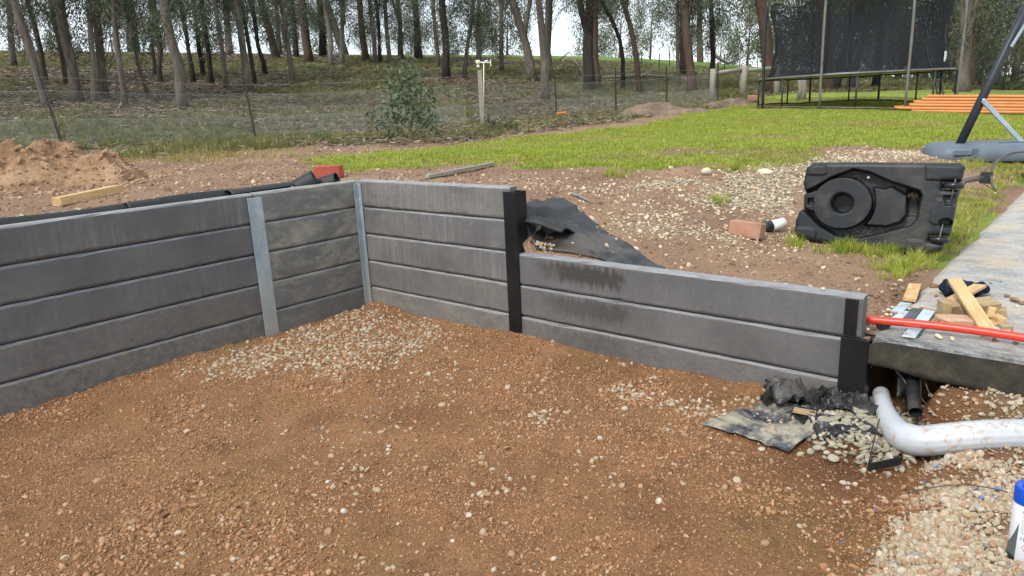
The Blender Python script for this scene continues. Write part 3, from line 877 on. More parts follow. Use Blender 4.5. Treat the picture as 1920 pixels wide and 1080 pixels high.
# ---- concrete slab path at the right, its edge in line with the wall
SLAB_Z, SLAB_T = .42, .15
mb = MB()
fu = np.concatenate([np.arange(3.50, 5.2, .02), np.arange(5.2, 12.01, .4)])
fv = np.concatenate([np.arange(0, .62, .02), np.arange(.62, SLAB_V, .18), [SLAB_V]])
Us, Vs = np.meshgrid(fu, fv, indexing='ij')
edge_w = np.exp(-Vs / .03)
jag = .003 * fbm(Us * 9, Us * 0 + 1, 3, 3)
left_j = np.exp(-(Us - 3.5) / .03) * .018 * fbm(Vs * 5, Vs * 0 + 4, 8, 3)
Uj = Us + left_j; Vj = Vs + edge_w * jag
Zs = .0012 * fbm(Us * 6, Vs * 6, 2, 3) - .007 * np.exp(-Vs / .008) - .02 * np.exp(-(Us - 3.5) / .02)
a, b = Us.shape
Vt = np.stack([Uj - 3.5, Vj, Zs], -1).reshape(-1, 3)
I = np.arange(a * b).reshape(a, b)
F4 = np.stack([I[:-1, :-1], I[1:, :-1], I[1:, 1:], I[:-1, 1:]], -1).reshape(-1, 4)
mb.add(Vt, F4)
# front face, with a ragged lower edge where the soil has fallen away
zl = np.linspace(0, 1, 9)
Fu = fu - 3.5
low = -SLAB_T + .006 * fbm(fu * 3, fu * 0, 17, 4) + .018 * sst(3.74, 3.55, fu) - .010 * sst(3.8, 4.2, fu)
Pz = Zs[:, 0][:, None] * (1 - zl) + low[:, None] * zl
Py = (Vj[:, 0][:, None] + 0 * zl) + .004 * fbm(fu[:, None] * 12, Pz * 12, 23, 3) * np.sin(zl * 3.14) + .02 * sst(.9, 1, zl)[None]
Pv = np.stack([np.repeat(Fu[:, None], 9, 1), Py, Pz], -1).reshape(-1, 3)
I = np.arange(len(fu) * 9).reshape(len(fu), 9)
mb.add(Pv, np.stack([I[:-1, 1:], I[1:, 1:], I[1:, :-1], I[:-1, :-1]], -1).reshape(-1, 4))
# left face
Lz = np.linspace(0, 1, 4); nv = len(fv)
Lp = np.stack([np.repeat(Uj[0][:, None] - 3.5, 4, 1), np.repeat(Vj[0][:, None], 4, 1), Zs[0][:, None] * (1 - Lz) - SLAB_T * Lz], -1).reshape(-1, 3)
I = np.arange(nv * 4).reshape(nv, 4)
mb.add(Lp, np.stack([I[:-1, :-1], I[1:, :-1], I[1:, 1:], I[:-1, 1:]], -1).reshape(-1, 4))
# underside
mb.add([(.0, .03, -SLAB_T + .02), (8.5, .03, -SLAB_T + .02), (8.5, SLAB_V, -SLAB_T + .02), (0, SLAB_V, -SLAB_T + .02)], [(0, 3, 2, 1)])
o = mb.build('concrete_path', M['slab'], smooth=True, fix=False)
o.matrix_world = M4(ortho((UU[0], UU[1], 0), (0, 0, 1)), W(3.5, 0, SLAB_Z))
tag(o, 'stained concrete path slab with a black coated front edge', 'path', kind='structure')

# ================================================================== RETAINING WALL
wall = thing('retaining_wall', 'stepped charcoal concrete sleeper retaining wall with steel posts', 'wall', W(0, 0, 0))
wall['kind'] = 'thing'
SH = .2
def sleeper(u0, u1, z0, side, props, seed):
    Lh = u1 - u0
    sec = [(.022, .0010), (.0045, .0125), (0, .022), (0, .184), (.0015, .1895), (.010, .1985), (.075, .1985), (.075, .0010)]
    n = max(6, int(Lh / .07)); rg = np.random.default_rng(seed)
    xs_ = np.linspace(0, Lh, n); V = []
    for i, x in enumerate(xs_):
        e = .004 if i in (0, n - 1) else 0
        for j, (y, z) in enumerate(sec):
            V.append((x, y + e * (1 if y < .04 else -1) + .0009 * rg.normal(), z + (.0009 * rg.normal() if 0 < j < 6 else 0)))
    k = len(sec)
    Fc = [(i * k + j, i * k + (j + 1) % k, (i + 1) * k + (j + 1) % k, (i + 1) * k + j) for i in range(n - 1) for j in range(k)]
    Fc += [tuple(range(k)), tuple((n - 1) * k + j for j in range(k - 1, -1, -1))]
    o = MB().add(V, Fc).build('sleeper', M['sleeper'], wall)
    for kk in ('dust', 'lichen', 'wet', 'runs'): o[kk] = float(props.get(kk, 0))
    if side == 'R': r = ortho((UU[0], UU[1], 0), (0, 0, 1)); p = W(u0, 0, z0)
    else: r = ortho((-VV[0], -VV[1], 0), (0, 0, 1)) @ np.diag([1, 1, 1]); p = W(0, 0, z0)
    if side == 'L':
        # front face towards +u: local x runs along +v so that local -y is +u
        r = ortho((VV[0], VV[1], 0), (0, 0, 1)); p = W(0, u0, z0)
    o.parent = wall
    o.matrix_parent_inverse = wall.matrix_world.inverted() if False else Matrix.Translation(-wall.location)
    o.matrix_basis = M4(r, p)
    return o
k = 0
for row in range(5):
    z = .8 - .2 * row
    d = {0: .05, 1: 0, 2: .05, 3: .45, 4: .85}[row]
    sleeper(-2.83, -.835, z, 'L', {'dust': d, 'lichen': 0, 'runs': [.9, .1, .25, .1, .1][row]}, 100 + row)
    sleeper(-.825, -.004, z, 'L', {'dust': d * .4, 'lichen': [.9, 1.0, .9, .7, .35][row]}, 110 + row)
    sleeper(.004, 1.461, z, 'R', {'dust': d * .7, 'lichen': [.22, .18, .14, .1, .3][row], 'runs': [.95, .55, .9, .3, .2][row]}, 120 + row)
    sleeper(-4.84, -2.845, z, 'L', {'dust': d}, 150 + row)
for row in range(3):
    z = .4 - .2 * row
    sleeper(1.473, 3.462, z, 'R', {'dust': [.0, .12, .4][row], 'wet': [1.0, .6, .35][row], 'runs': .12}, 130 + row)

def wpart(name, mb, mat_, label=None, parent=wall):
    o = mb.build(name, mat_, parent)
    o.matrix_parent_inverse = Matrix.Translation(-wall.location)
    if label: o['label'] = label
    return o
RW = ortho((UU[0], UU[1], 0), (0, 0, 1))
def hpost(name, u, v, ax, z0, z1, mat_, label, wd=.10, dp=.10):
    mb = MB()
    r = RW if ax == 'R' else ortho((VV[0], VV[1], 0), (0, 0, 1))
    def at(du, dv, z): 
        if ax == 'R': return W(u + du, v + dv, z)
        return W(u - dv, v + du, z)
    zc, h = (z0 + z1) / 2, z1 - z0
    mb.box(at(0, -.0055, zc), (wd, .009, h), r, bev=.0015)
    mb.box(at(0, .0875, zc), (wd, .009, h), r, bev=.0015)
    mb.box(at(0, .041, zc), (.007, .084, h - .002), r)
    return wpart(name, mb, mat_, label)
hpost('post', 0, -.83, 'L', -.3, .972, M['galv'], 'galvanised silver steel post on the left wall')
hpost('post', 0, -2.838, 'L', -.3, .972, M['galv'], 'galvanised steel post beyond the left picture edge')
hpost('post', 1.467, 0, 'R', -.3, .974, M['black'], 'tall black painted steel post at the wall step')
mb = MB(); mb.box(W(1.5125, .041, .787), (.006, .084, .37), RW)
wpart('post_side', mb, M['black'])
mb = MB()       # inside-corner angle, galvanised
mb.box(W(.0225, -.006, .34), (.040, .007, 1.275), RW, bev=.001)
mb.box(W(.006, -.026, .34), (.007, .034, 1.275), RW, bev=.001)
wpart('corner_post', mb, M['galv'], 'narrow galvanised corner angle')
mb = MB()
mb.box(W(3.418, -.006, .505), (.052, .009, .165), RW, bev=.0015)
wpart('post', mb, M['black'], 'black upper strap of the end post')
mb = MB()
mb.box(W(3.442, -.0075, .05), (.115, .011, .72), RW, bev=.0015)
mb.box(W(3.496, .048, .05), (.009, .10, .72), RW, bev=.0015)
mb.box(W(3.442, .091, .05), (.115, .009, .72), RW, bev=.0015)
ep = wpart('post', mb, M['black'], 'wide black painted end post beside the slab')
for zz in (.14, .30):
    mb = MB(); q = M4(ortho((UU[0], UU[1], 0), (-VV[0], -VV[1], 0)), W(3.46, -.013, zz))
    mb.lathe([(0, .006), (.012, .006), (.014, 0)], 8, q)
    b_ = mb.build('bolt', M['black'], ep); b_.matrix_parent_inverse = Matrix.Translation(-wall.location)
#PART2
# ================================================================== LOOSE GROUND COVER
def filt(P, m=.10): return P[inview(P, m)]
# clods and stones of the pit floor
def pit_pts(n, u0, u1, v0, v1):
    u = rng.uniform(u0, u1, n); v = rng.uniform(v0, v1, n)
    return u, v
PALE_PIT = [[(lambda q: toUV(q[0], q[1]))(atz(px, py, .06)) for px, py in poly] for poly in (
    [(330, 700), (400, 668), (520, 628), (600, 602), (690, 566), (760, 588), (830, 610), (800, 660), (700, 690), (640, 740), (560, 700), (470, 720), (400, 710)],
    [(1130, 725), (1180, 705), (1260, 740), (1420, 752), (1500, 800), (1330, 800), (1240, 772)],
    [(945, 758), (1000, 752), (1060, 772), (1010, 790), (950, 780)],
    [(865, 905), (900, 895), (940, 925), (900, 945)],
    [(1560, 880), (1640, 880), (1640, 1000), (1560, 1080), (1480, 1080)])]
def pit_pale(u, v):
    m = np.zeros_like(u)
    for i, p in enumerate(PALE_PIT):
        m = np.maximum(m, sst(.10, -.12, poly_sd(u, v, p) + .08 * fbm(u * 6, v * 6, 91, 3)) * (1, 1, 1, 1, .45)[i])
    return m
u, v = pit_pts(330000, .01, 5.2, -4.2, -.005)
P = np.stack([WC[0] + u * UU[0] + v * VV[0], WC[1] + u * UU[1] + v * VV[1], pit_z(u, v)], 1)
k = inview(P, .08) & (u < 3.95)
u, v, P = u[k], v[k], P[k]
dens = np.clip(.65 + .7 * fbm(u * 2.5, v * 2.5, 61, 4), .25, 1)
k = rng.random(len(u)) < dens
u, v, P = u[k], v[k], P[k]
s = lognorm(len(u), .0026, .48, .0013, .010) * (1 + .5 * sst(.1, .6, vn(u * 3.2, v * 3.2, 37)))
P[:, 2] += s * .1
scatter('soil_clods', 'clod', P, rnd_rot(len(P), 1.0), rnd_scl(s), rng.integers(0, 6, len(P)), 'loose orange brown crumbs of soil over the pit floor', 'soil')
u, v = pit_pts(170000, .01, 5.2, -4.2, -.005)
P = np.stack([WC[0] + u * UU[0] + v * VV[0], WC[1] + u * UU[1] + v * VV[1], pit_z(u, v)], 1)
pm = pit_pale(u, v)
dens = np.maximum(.045 * np.clip(.5 + 1.5 * fbm(u * 3.5, v * 3.5, 71, 3), .03, 2.4) * sst(.2, 2.6, u + .6 * (v + 2)), .19 * pm)
k = inview(P, .08) & (rng.random(len(u)) < dens) & (u < 3.95)
u, v, P, pm = u[k], v[k], P[k], pm[k]
cl = pm > .3
s = np.where(cl, lognorm(len(u), .0092, .32, .004, .016), lognorm(len(u), .0066, .50, .0025, .017))
P[:, 2] += s * .08
dirty = rng.random(len(u)) < np.where(cl, .5, .85)
scatter('dusty_gravel', 'dirty', P[dirty], rnd_rot(dirty.sum(), .5), rnd_scl(s[dirty]), rng.integers(0, 6, dirty.sum()), 'soil stained gravel stones strewn over the pit floor', 'gravel')
q = ~dirty
scatter('pale_gravel', 'pale', P[q], rnd_rot(q.sum(), .5), rnd_scl(s[q]), rng.integers(0, 6, q.sum()), 'clean pale gravel stones spilt along the wall foot', 'gravel')
# gravel bank, lower right
u, v = pit_pts(80000, 3.70, 4.75, -1.9, .04)
P = np.stack([WC[0] + u * UU[0] + v * VV[0], WC[1] + u * UU[1] + v * VV[1], pit_z(u, v)], 1)
ed = u - 3.80 - .05 * vn(v * 3, v * 0 + 2, 5)
dens = sst(-.06, .05, ed) * np.clip(.75 + 1.3 * fbm(u * 4, v * 4, 81, 3), .06, 1.2) * np.clip(sst(.10, -.30, v), .12, 1)
k = inview(P, .1) & (rng.random(len(u)) < dens)
u, v, P, ed = u[k], v[k], P[k], ed[k]
big = np.exp(-((ed - .10) / .10) ** 2)
s = lognorm(len(u), .0048, .46, .002, .012) * (1 + .6 * big * (rng.random(len(u)) < .5))
P[:, 2] += s * .45 + rng.uniform(0, .004, len(u))
dirty = rng.random(len(u)) < .5
scatter('bank_gravel', 'pale', P[~dirty], rnd_rot((~dirty).sum(), .6), rnd_scl(s[~dirty]), rng.integers(0, 6, (~dirty).sum()), 'pale mixed gravel covering the low bank at lower right', 'gravel')
scatter('bank_gravel', 'dirty', P[dirty], rnd_rot(dirty.sum(), .6), rnd_scl(s[dirty]), rng.integers(0, 6, dirty.sum()), 'tan soil stained gravel mixed into the low bank', 'gravel')
# clean drainage gravel by the end post
n = 1250
u = 3.545 + rng.normal(0, .105, n) ; v = -.16 + rng.normal(0, .135, n)
k = (v < -.01) | (u > 3.51); u, v = u[k], v[k]
k = (v < .35) & (v > -.52) & (u > 3.28) & (u < 3.80); u, v = u[k], v[k]
P = np.stack([WC[0] + u * UU[0] + v * VV[0], WC[1] + u * UU[1] + v * VV[1], pit_z(u, v)], 1)
s = lognorm(len(u), .0135, .22, .008, .019); P[:, 2] += s * .35 + rng.uniform(0, .010, len(u))
scatter('drainage_gravel', 'drain', P, rnd_rot(len(u), .6), rnd_scl(s), rng.integers(0, 6, len(u)), 'clean rounded drainage gravel heaped below the black end post', 'gravel')
u = rng.uniform(3.85, 4.6, 900); v = -.03 + rng.normal(0, .06, 900)
P = np.stack([WC[0] + u * UU[0] + v * VV[0], WC[1] + u * UU[1] + v * VV[1], pit_z(u, v) + .004], 1)
k = rng.random(900) < sst(3.9, 4.1, u); P = P[k]; s = lognorm(len(P), .0085, .3, .004, .014)
scatter('edge_gravel', 'pale', P, rnd_rot(len(P), .6), rnd_scl(s), rng.integers(0, 6, len(P)), 'pale gravel lying along the foot of the slab edge', 'gravel')

# yard: gravel, crumbs
def yard_pts(n, rmin, rmax, a0=-42, a1=42, p=1.0):
    a = np.radians(rng.uniform(a0, a1, n)); r = (rng.uniform(rmin ** p, rmax ** p, n)) ** (1 / p)
    x, y = r * np.sin(a), r * np.cos(a)
    u, v = toUV(x, y)
    k = ((v > .09) | (u < -.09)) & ~((u > 3.46) & (v < SLAB_V) & (v > 0))
    x, y = x[k], y[k]
    return np.stack([x, y, tz(x, y)], 1)
P = filt(yard_pts(150000, 3.4, 11.5, p=1.3)); lw, gv, lit, hg, pas = masks(P[:, 0], P[:, 1])
d = np.maximum(.68 * gv, .030 * (1 - lw) * (1 - lit)) ; k = rng.random(len(P)) < d * (1 - .8 * lw)
Q = P[k]; g = gv[k]
s = np.where(g > .3, lognorm(len(Q), .0088, .38, .004, .018), lognorm(len(Q), .0075, .5, .003, .022)); Q[:, 2] += s * .25
scatter('yard_gravel', 'tan', Q, rnd_rot(len(Q), .5), rnd_scl(s), rng.integers(0, 6, len(Q)), 'pale gravel scattered over the bare earth yard', 'gravel')
k = rng.random(len(P)) < .22 * (1 - lw) * (1 - lit); Q = P[k]; s = lognorm(len(Q), .006, .5, .002, .022)
scatter('yard_crumbs', 'yclod', Q, rnd_rot(len(Q), .8), rnd_scl(s), rng.integers(0, 6, len(Q)), 'loose brown crumbs of earth over the yard', 'soil')

# grass tufts
def tuft(name, mat_, n, h, wd, spread, seed, lean=.5):
    rg = np.random.default_rng(seed); V = []; F = []; T = []
    for i in range(n):
        a = rg.uniform(0, 6.283); r = spread * math.sqrt(rg.random()); bx, by = r * math.cos(a), r * math.sin(a)
        hh = h * rg.uniform(.55, 1.15); ln = lean * rg.uniform(.2, 1.2) * hh; da = a + rg.normal(0, .8)
        fa = rg.uniform(0, 3.14); wx, wy = wd * math.cos(fa), wd * math.sin(fa); b = len(V)
        dx, dy = math.cos(da) * ln, math.sin(da) * ln
        V += [(bx - wx, by - wy, -.01), (bx + wx, by + wy, -.01), (bx + dx * .35 + wx * .8, by + dy * .35 + wy * .8, hh * .6), (bx + dx * .35 - wx * .8, by + dy * .35 - wy * .8, hh * .6), (bx + dx, by + dy, hh)]
        F += [(b, b + 1, b + 2, b + 3), (b + 3, b + 2, b + 4)]
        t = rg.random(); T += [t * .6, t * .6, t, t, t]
    me = MB().add(V, F).mesh(name, [mat_], False, {'tint': T})
    return me
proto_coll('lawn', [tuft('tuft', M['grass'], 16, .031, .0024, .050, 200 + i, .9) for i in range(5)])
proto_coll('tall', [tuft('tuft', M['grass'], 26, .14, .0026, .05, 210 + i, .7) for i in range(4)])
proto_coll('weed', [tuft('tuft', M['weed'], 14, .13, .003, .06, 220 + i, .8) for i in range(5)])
P = filt(yard_pts(230000, 4.0, 27, p=1.15), .08); lw, gv, lit, hg, pas = masks(P[:, 0], P[:, 1])
r = np.hypot(P[:, 0], P[:, 1])
k = rng.random(len(P)) < lw * np.clip(.75 + .55 * fbm(P[:, 0] * 1.8, P[:, 1] * 1.8, 35, 3), .1, 1)
Q = P[k]; rr = r[k]; s = rng.uniform(.7, 1.25, len(Q)) * (1 + .035 * np.clip(rr - 6, 0, 20))
dry = rng.random(len(Q)) < np.clip(.12 + .9 * sst(.05, .6, fbm(Q[:, 0] * .55, Q[:, 1] * .8, 38, 4)), 0, .85)
M['drygrass'] = mk_grass('tired_lawn_grass', [(0, (.30, .31, .07)), (.5, (.40, .37, .12)), (1, (.52, .45, .22))])
proto_coll('dry', [tuft('tuft', M['drygrass'], 14, .030, .0022, .05, 230 + i, 1.0) for i in range(5)])
scatter('tired_grass', 'dry', Q[dry], rnd_rot(dry.sum(), .12), np.stack([s[dry] * 1.1] * 3, 1), rng.integers(0, 5, dry.sum()), 'yellowing worn grass mixed through the lawn', 'grass')
Q = Q[~dry]; s = s[~dry]
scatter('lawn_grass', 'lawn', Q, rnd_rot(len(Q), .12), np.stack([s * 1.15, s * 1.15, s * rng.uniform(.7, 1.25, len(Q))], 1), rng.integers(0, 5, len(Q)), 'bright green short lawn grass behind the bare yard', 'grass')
# long grass round the fallen hoop base, along the slab and in tufts
def clump(cx, cy, n, sx, sy):
    p = np.array([G(cx + sx * a, cy + sy * b) for a, b in rng.normal(0, 1, (n, 2))]); return p
Q = np.concatenate([clump(1590, 470, 34, 26, 4), clump(1655, 478, 24, 26, 4), clump(1490, 462, 8, 5, 3), clump(1735, 474, 44, 24, 8), clump(1830, 312, 40, 40, 4),
                    clump(1348, 378, 10, 8, 4), clump(1150, 328, 16, 16, 4), clump(1680, 505, 30, 30, 8), clump(1790, 440, 40, 14, 18), clump(1385, 318, 20, 26, 4), clump(1850, 385, 30, 20, 22)])
qu, qv = toUV(Q[:, 0], Q[:, 1]); Q = Q[qu < 3.44]
s = rng.uniform(.30, .62, len(Q))
scatter('long_grass', 'tall', Q, rnd_rot(len(Q), .15), np.stack([s, s, s], 1), rng.integers(0, 4, len(Q)), 'long green grass tufts round the fallen hoop base and slab edge', 'grass')
# rough weeds towards the fence and on the slope, fallen leaves and bark
P = filt(yard_pts(170000, 8, 64, -52, 46, p=1.0), .22); lw, gv, lit, hg, pas = masks(P[:, 0], P[:, 1])
r = np.hypot(P[:, 0], P[:, 1])
wd = lit * np.maximum(.28 * sst(30, 12, r), .6 * hg) * np.clip(.6 + .9 * fbm(P[:, 0] * .8, P[:, 1] * .8, 66, 3), .02, 1)
k = rng.random(len(P)) < wd; Q = P[k]; s = rng.uniform(.5, 1.3, len(Q)) * (1 + .02 * np.clip(r[k] - 10, 0, 20))
scatter('weedy_grass', 'weed', Q, rnd_rot(len(Q), .2), np.stack([s, s, s], 1), rng.integers(0, 5, len(Q)), 'rough green and straw weeds along the fence and slope', 'grass')
Q = np.concatenate([clump(350, 290, 260, 62, 9), clump(470, 286, 90, 60, 8), clump(230, 292, 60, 30, 8)]); s = rng.uniform(.4, .9, len(Q))
M['straw'] = mk_grass('yellow_straw', [(0, (.22, .20, .05)), (.5, (.36, .31, .10)), (1, (.48, .42, .18))])
proto_coll('straw', [tuft('tuft', M['straw'], 16, .10, .003, .09, 240 + i, 1.2) for i in range(4)])
scatter('straw_grass', 'straw', Q, rnd_rot(len(Q), .3), np.stack([s, s, s * .8], 1), rng.integers(0, 4, len(Q)), 'yellowed grass clippings before the fence at left', 'grass')
lv = []
for i in range(4):
    rg = np.random.default_rng(300 + i); V = []; F = []; T = []
    for q in range(9):
        a = rg.uniform(0, 6.283); x, y = rg.normal(0, .14, 2); L_ = rg.uniform(.04, .11); wv = rg.uniform(.006, .014); z = rg.uniform(.002, .025); b = len(V)
        ca, sa = math.cos(a), math.sin(a); tz_ = rg.normal(0, .02)
        V += [(x - ca * L_, y - sa * L_, z), (x - sa * wv, y + ca * wv, z + .008), (x + ca * L_, y + sa * L_, z + tz_), (x + sa * wv, y - ca * wv, z)]
        F.append((b, b + 1, b + 2, b + 3)); T += [rg.random()] * 4
    lv.append(MB().add(V, F).mesh('leaves', [M['litter']], False, {'tint': T}))
proto_coll('leaves', lv)
k = rng.random(len(P)) < lit * .25 * (1 - .7 * hg) * (1 - pas); Q = P[k]; s = rng.uniform(.7, 1.5, len(Q)) * (1 + .025 * np.clip(r[k] - 10, 0, 50))
scatter('leaf_litter', 'leaves', Q, rnd_rot(len(Q), .06), np.stack([s, s, s], 1), rng.integers(0, 4, len(Q)), 'fallen gum leaves and bark strewn over the wooded slope', 'leaf litter')
#PART3
# ================================================================== THINGS AROUND THE WALL
def plank(name, label, cat, p0, p1, wd, th, mat_, group=None, roll=0.0, bev=.002, cut=0.0, n=2):
    p0 = np.array(p0, float); p1 = np.array(p1, float); d = p1 - p0; L_ = np.linalg.norm(d); x = d / L_
    up = np.array([0, 0, 1.]); r = ortho(np.array(up) - 0 * up, np.array([0, 0, 1])) if False else None
    z = up - x * (up @ x); z /= np.linalg.norm(z); y = np.cross(z, x)
    if roll:
        c, s_ = math.cos(roll), math.sin(roll); y, z = y * c + z * s_, -y * s_ + z * c
    rm = np.stack([x, y, z], 1)
    mb = MB(); mb.box((0, 0, 0), (L_, wd, th), None, bev=bev)
    V = mb.v[0]
    if cut:                                    # a slanted sawn end
        k = V[:, 0] > 0; V[k, 0] -= cut * (V[k, 1] / wd + .5)
    rg = np.random.default_rng(int(abs(p0[0] * 1000)) + 3); V += rg.normal(0, .0008, V.shape)
    o = mb.build(name, mat_)
    o.matrix_world = M4(rm, (p0 + p1) / 2)
    return tag(o, label, cat, group)

def rock(name, label, cat, p, size, mat_, seed, group=None, rough=.3, flat=.7, sub=3):
    b = bmesh.new(); bmesh.ops.create_icosphere(b, subdivisions=sub, radius=1)
    rg = np.random.default_rng(seed); k = rg.normal(size=(6, 3)) * 1.3; ph = rg.uniform(0, 6, 6)
    k2 = rg.normal(size=(6, 3)) * 4; st = np.array([rg.uniform(.85, 1.2), rg.uniform(.7, 1.0), flat])
    for v in b.verts:
        q = np.array(v.co); f = 1 + rough * sum(math.sin(q @ k[i] + ph[i]) for i in range(6)) / 3 + rough * .22 * sum(math.sin(q @ k2[i] + ph[i]) for i in range(6)) / 3
        v.co = Vector(q * f * st * size)
    me = bpy.data.meshes.new(name); b.to_mesh(me); b.free(); me.materials.append(mat_)
    me.polygons.foreach_set('use_smooth', [True] * len(me.polygons))
    o = link(bpy.data.objects.new(name, me)); o.location = Vector((p[0], p[1], p[2] + size * flat * .55)); o.rotation_euler.z = rg.uniform(0, 6)
    return tag(o, label, cat, group)

def sheet(name, label, cat, fn, nu, nv, mat_, thick=.0015, kind=None, smooth=True):
    V = np.array([fn(i / (nu - 1), j / (nv - 1)) for i in range(nu) for j in range(nv)])
    I = np.arange(nu * nv).reshape(nu, nv)
    F = np.stack([I[:-1, :-1], I[1:, :-1], I[1:, 1:], I[:-1, 1:]], -1).reshape(-1, 4)
    c = V.mean(0)
    o = link(bpy.data.objects.new(name, fast_mesh(name, V - c, F, [mat_], smooth))); o.location = Vector(c)
    md = o.modifiers.new('thickness', 'SOLIDIFY'); md.thickness = thick; md.offset = 0
    return tag(o, label, cat, kind=kind)

# ---- black edging strip behind the left wall with curled offcuts
def strip_fn(a, b):
    v = -3.3 + a * 2.6; h = 1.040 + .014 * math.sin(a * 9) - .040 * a
    return W(-.105 - .030 * math.sin(b * 2.2) - .055 * b * b + .008 * math.sin(a * 14), v, .86 + (h - .86) * math.sin(b * 1.57) + .012)
sheet('edging_strip', 'long black plastic edging strip standing behind the left wall', 'edging', strip_fn, 60, 8, M['corflute'], .003)
def curl(name, label, u, v, z, dv, du, r, turns, L_, tilt=0):
    ax = np.array([*(VV * dv + UU * du), tilt]); ax /= np.linalg.norm(ax)
    rm = ortho((0, 0, 1.0), ax); c = W(u, v, z)
    def fn(a, b):
        t = -2.6 + a * turns; rr = r * (1 + .25 * a)
        q = np.array([rr * math.cos(t), rr * math.sin(t), (b - .5) * L_])
        return c + rm @ q
    sheet(name, label, 'plastic strip', fn, 26, 10, M['corflute'], .0025)
curl('plastic_offcut', 'flat curled black plastic offcut behind the galvanised post', -.17, -.66, .965, 1, -.12, .052, 3.6, .55)
curl('plastic_offcut', 'short curl of black plastic before the red paver', -.15, -.33, 1.0, .45, .35, .058, 4.8, .15, .25)
curl('plastic_offcut', 'smaller curl of black plastic nearest the wall corner', -.13, -.16, .985, .45, .6, .052, 4.6, .15, .2)
curl('plastic_offcut', 'short black plastic curl lying on the left edging strip', -.17, -1.45, .985, 1, -.05, .035, 4.4, .20)
p = G(618, 333); p[2] = float(tz(p[0], p[1]))
mb = MB(); mb.box((0, 0, .05), (.23, .11, .10), bev=.004); o = mb.build('brick_paver', M['brick2']); o.matrix_world = M4(ortho((1, -.12, 0), (0, 0, 1)), p)
tag(o, 'red brick paver behind the wall corner beside black curls', 'brick')

# ---- black membrane draped over the backfill at the step
def drape_fn(a, b):
    p0 = W(1.40 + a * .96, .098 + b * (.52 - .34 * a), 0)
    z = float(tz(p0[0], p0[1]))
    z = z + .014 + (.035 if a < .16 else 0) + .007 * math.sin(a * 13 + b * 5) * b + .006 * math.sin(b * 17 + a * 3) + .010 * float(vn(a * 9, b * 9, 4))
    return np.array([p0[0], p0[1], max(z, .575 if b < .05 else z)])
sheet('ground_membrane', 'crumpled black membrane draped over backfill behind the low wall', 'membrane', drape_fn, 40, 22, M['plastic_dusty'], .002)
def fold_fn(a, b):
    t = -.5 + a * 2.9
    c = W(1.515 + .24 * b, .12 + .07 * b, .725 - .05 * b)
    r_ = .08 + .015 * math.sin(b * 5) + .01 * math.sin(a * 9)
    return c + np.array([*(VV * (math.cos(t) * r_ * .9)), 0]) + np.array([*(UU * (math.cos(t) * .02)), math.sin(t) * r_])
sheet('membrane_fold', 'stiff curled flap of black plastic beside the tall black post', 'membrane', fold_fn, 22, 14, M['corflute'], .003)
Q = np.array([W(1.52 + rng.uniform(0, .17), .10 + rng.uniform(0, .05), .60 + rng.uniform(0, .05)) for _ in range(60)])
scatter('backfill_gravel', 'pale', Q, rnd_rot(60), rnd_scl(lognorm(60, .012, .25, .007, .02)), rng.integers(0, 6, 60), 'pale gravel backfill showing under the black flap', 'gravel')

# ---- timber, plates and pipe on the slab
ZS = SLAB_Z + .002
def S(px, py, dz=0.0): return atz(px, py, ZS + dz)
def cpx(x, y): return 1620 + x / 6.4, 510 + y / 6.4
def SC(x, y, dz=0.0): return S(*cpx(x, y), dz)
plank('timber_stake', 'flat pale pine stake lying alone left of the offcut pile', 'timber', SC(545, 335, .011), SC(612, 150, .011), .06, .02, M['pine'], cut=.02)
plank('timber_stake', 'long pale pine stake leaning across the pile onto the pipe', 'timber', SC(1500, 712, .03), SC(1085, 95, .135), .058, .018, M['pine'], roll=-.15)
plank('timber_stake', 'shorter pale pine stake crossed beneath the long stake', 'timber', SC(1040, 350, .05), SC(1405, 155, .065), .050, .018, M['pine'], roll=.1, cut=.03)
plank('timber_offcut', 'square pine block with end grain facing the wall', 'timber', SC(905, 452, .04), SC(1010, 452, .04), .07, .08, M['pine_old'])
plank('timber_offcut', 'dark weathered pine wedge under the crossed stakes', 'timber', SC(1110, 410, .03), SC(1250, 400, .05), .09, .05, M['pine_old'], roll=.5, cut=.03)
plank('timber_offcut', 'thick pinkish board offcut with a clod of soil on it', 'timber', SC(870, 590, .022), SC(1285, 610, .022), .105, .042, M['pine_pink'])
plank('timber_offcut', 'wide pine block behind the long stake', 'timber', SC(1330, 430, .045), SC(1555, 400, .045), .075, .06, M['pine_old'], roll=.25)
plank('timber_offcut', 'rough pine block at the right end of the pile', 'timber', SC(1560, 470, .02), SC(1745, 500, .02), .07, .04, M['pine_old'], cut=.025)
plank('timber_offcut', 'small orange pine block on edge right of the long stake', 'timber', SC(1545, 545, .022), SC(1660, 610, .022), .04, .04, M['pine'])
plank('timber_offcut', 'small pine block nearest the pipe beside zinc tag', 'timber', SC(1620, 668, .014), SC(1770, 672, .014), .045, .028, M['pine_old'], cut=.01)
plank('timber_offcut', 'thin pine strip poking out under the long stake', 'timber', SC(1440, 545, .016), SC(1600, 655, .012), .04, .016, M['pine'])
plank('timber_offcut', 'small pine cube tucked behind the pinkish board', 'timber', SC(1045, 440, .02), SC(1130, 440, .02), .04, .035, M['pine'])
plank('timber_offcut', 'short grey pine wedge between zinc plates and square block', 'timber', SC(715, 465, .012), SC(850, 465, .012), .05, .024, M['pine_old'], cut=.06)
plank('timber_offcut', 'orange sawn chunk on top of the right pile', 'timber', SC(1470, 470, .05), SC(1560, 490, .045), .06, .05, M['pine'], roll=-.3)
def plate(label, q0, q1, wd, mat_, th=.006, dz=.006, dz2=None, name='metal_plate', cat='metal plate'):
    return plank(name, label, cat, SC(*q0, dz), SC(*q1, dz if dz2 is None else dz2), wd, th, mat_, bev=.001)
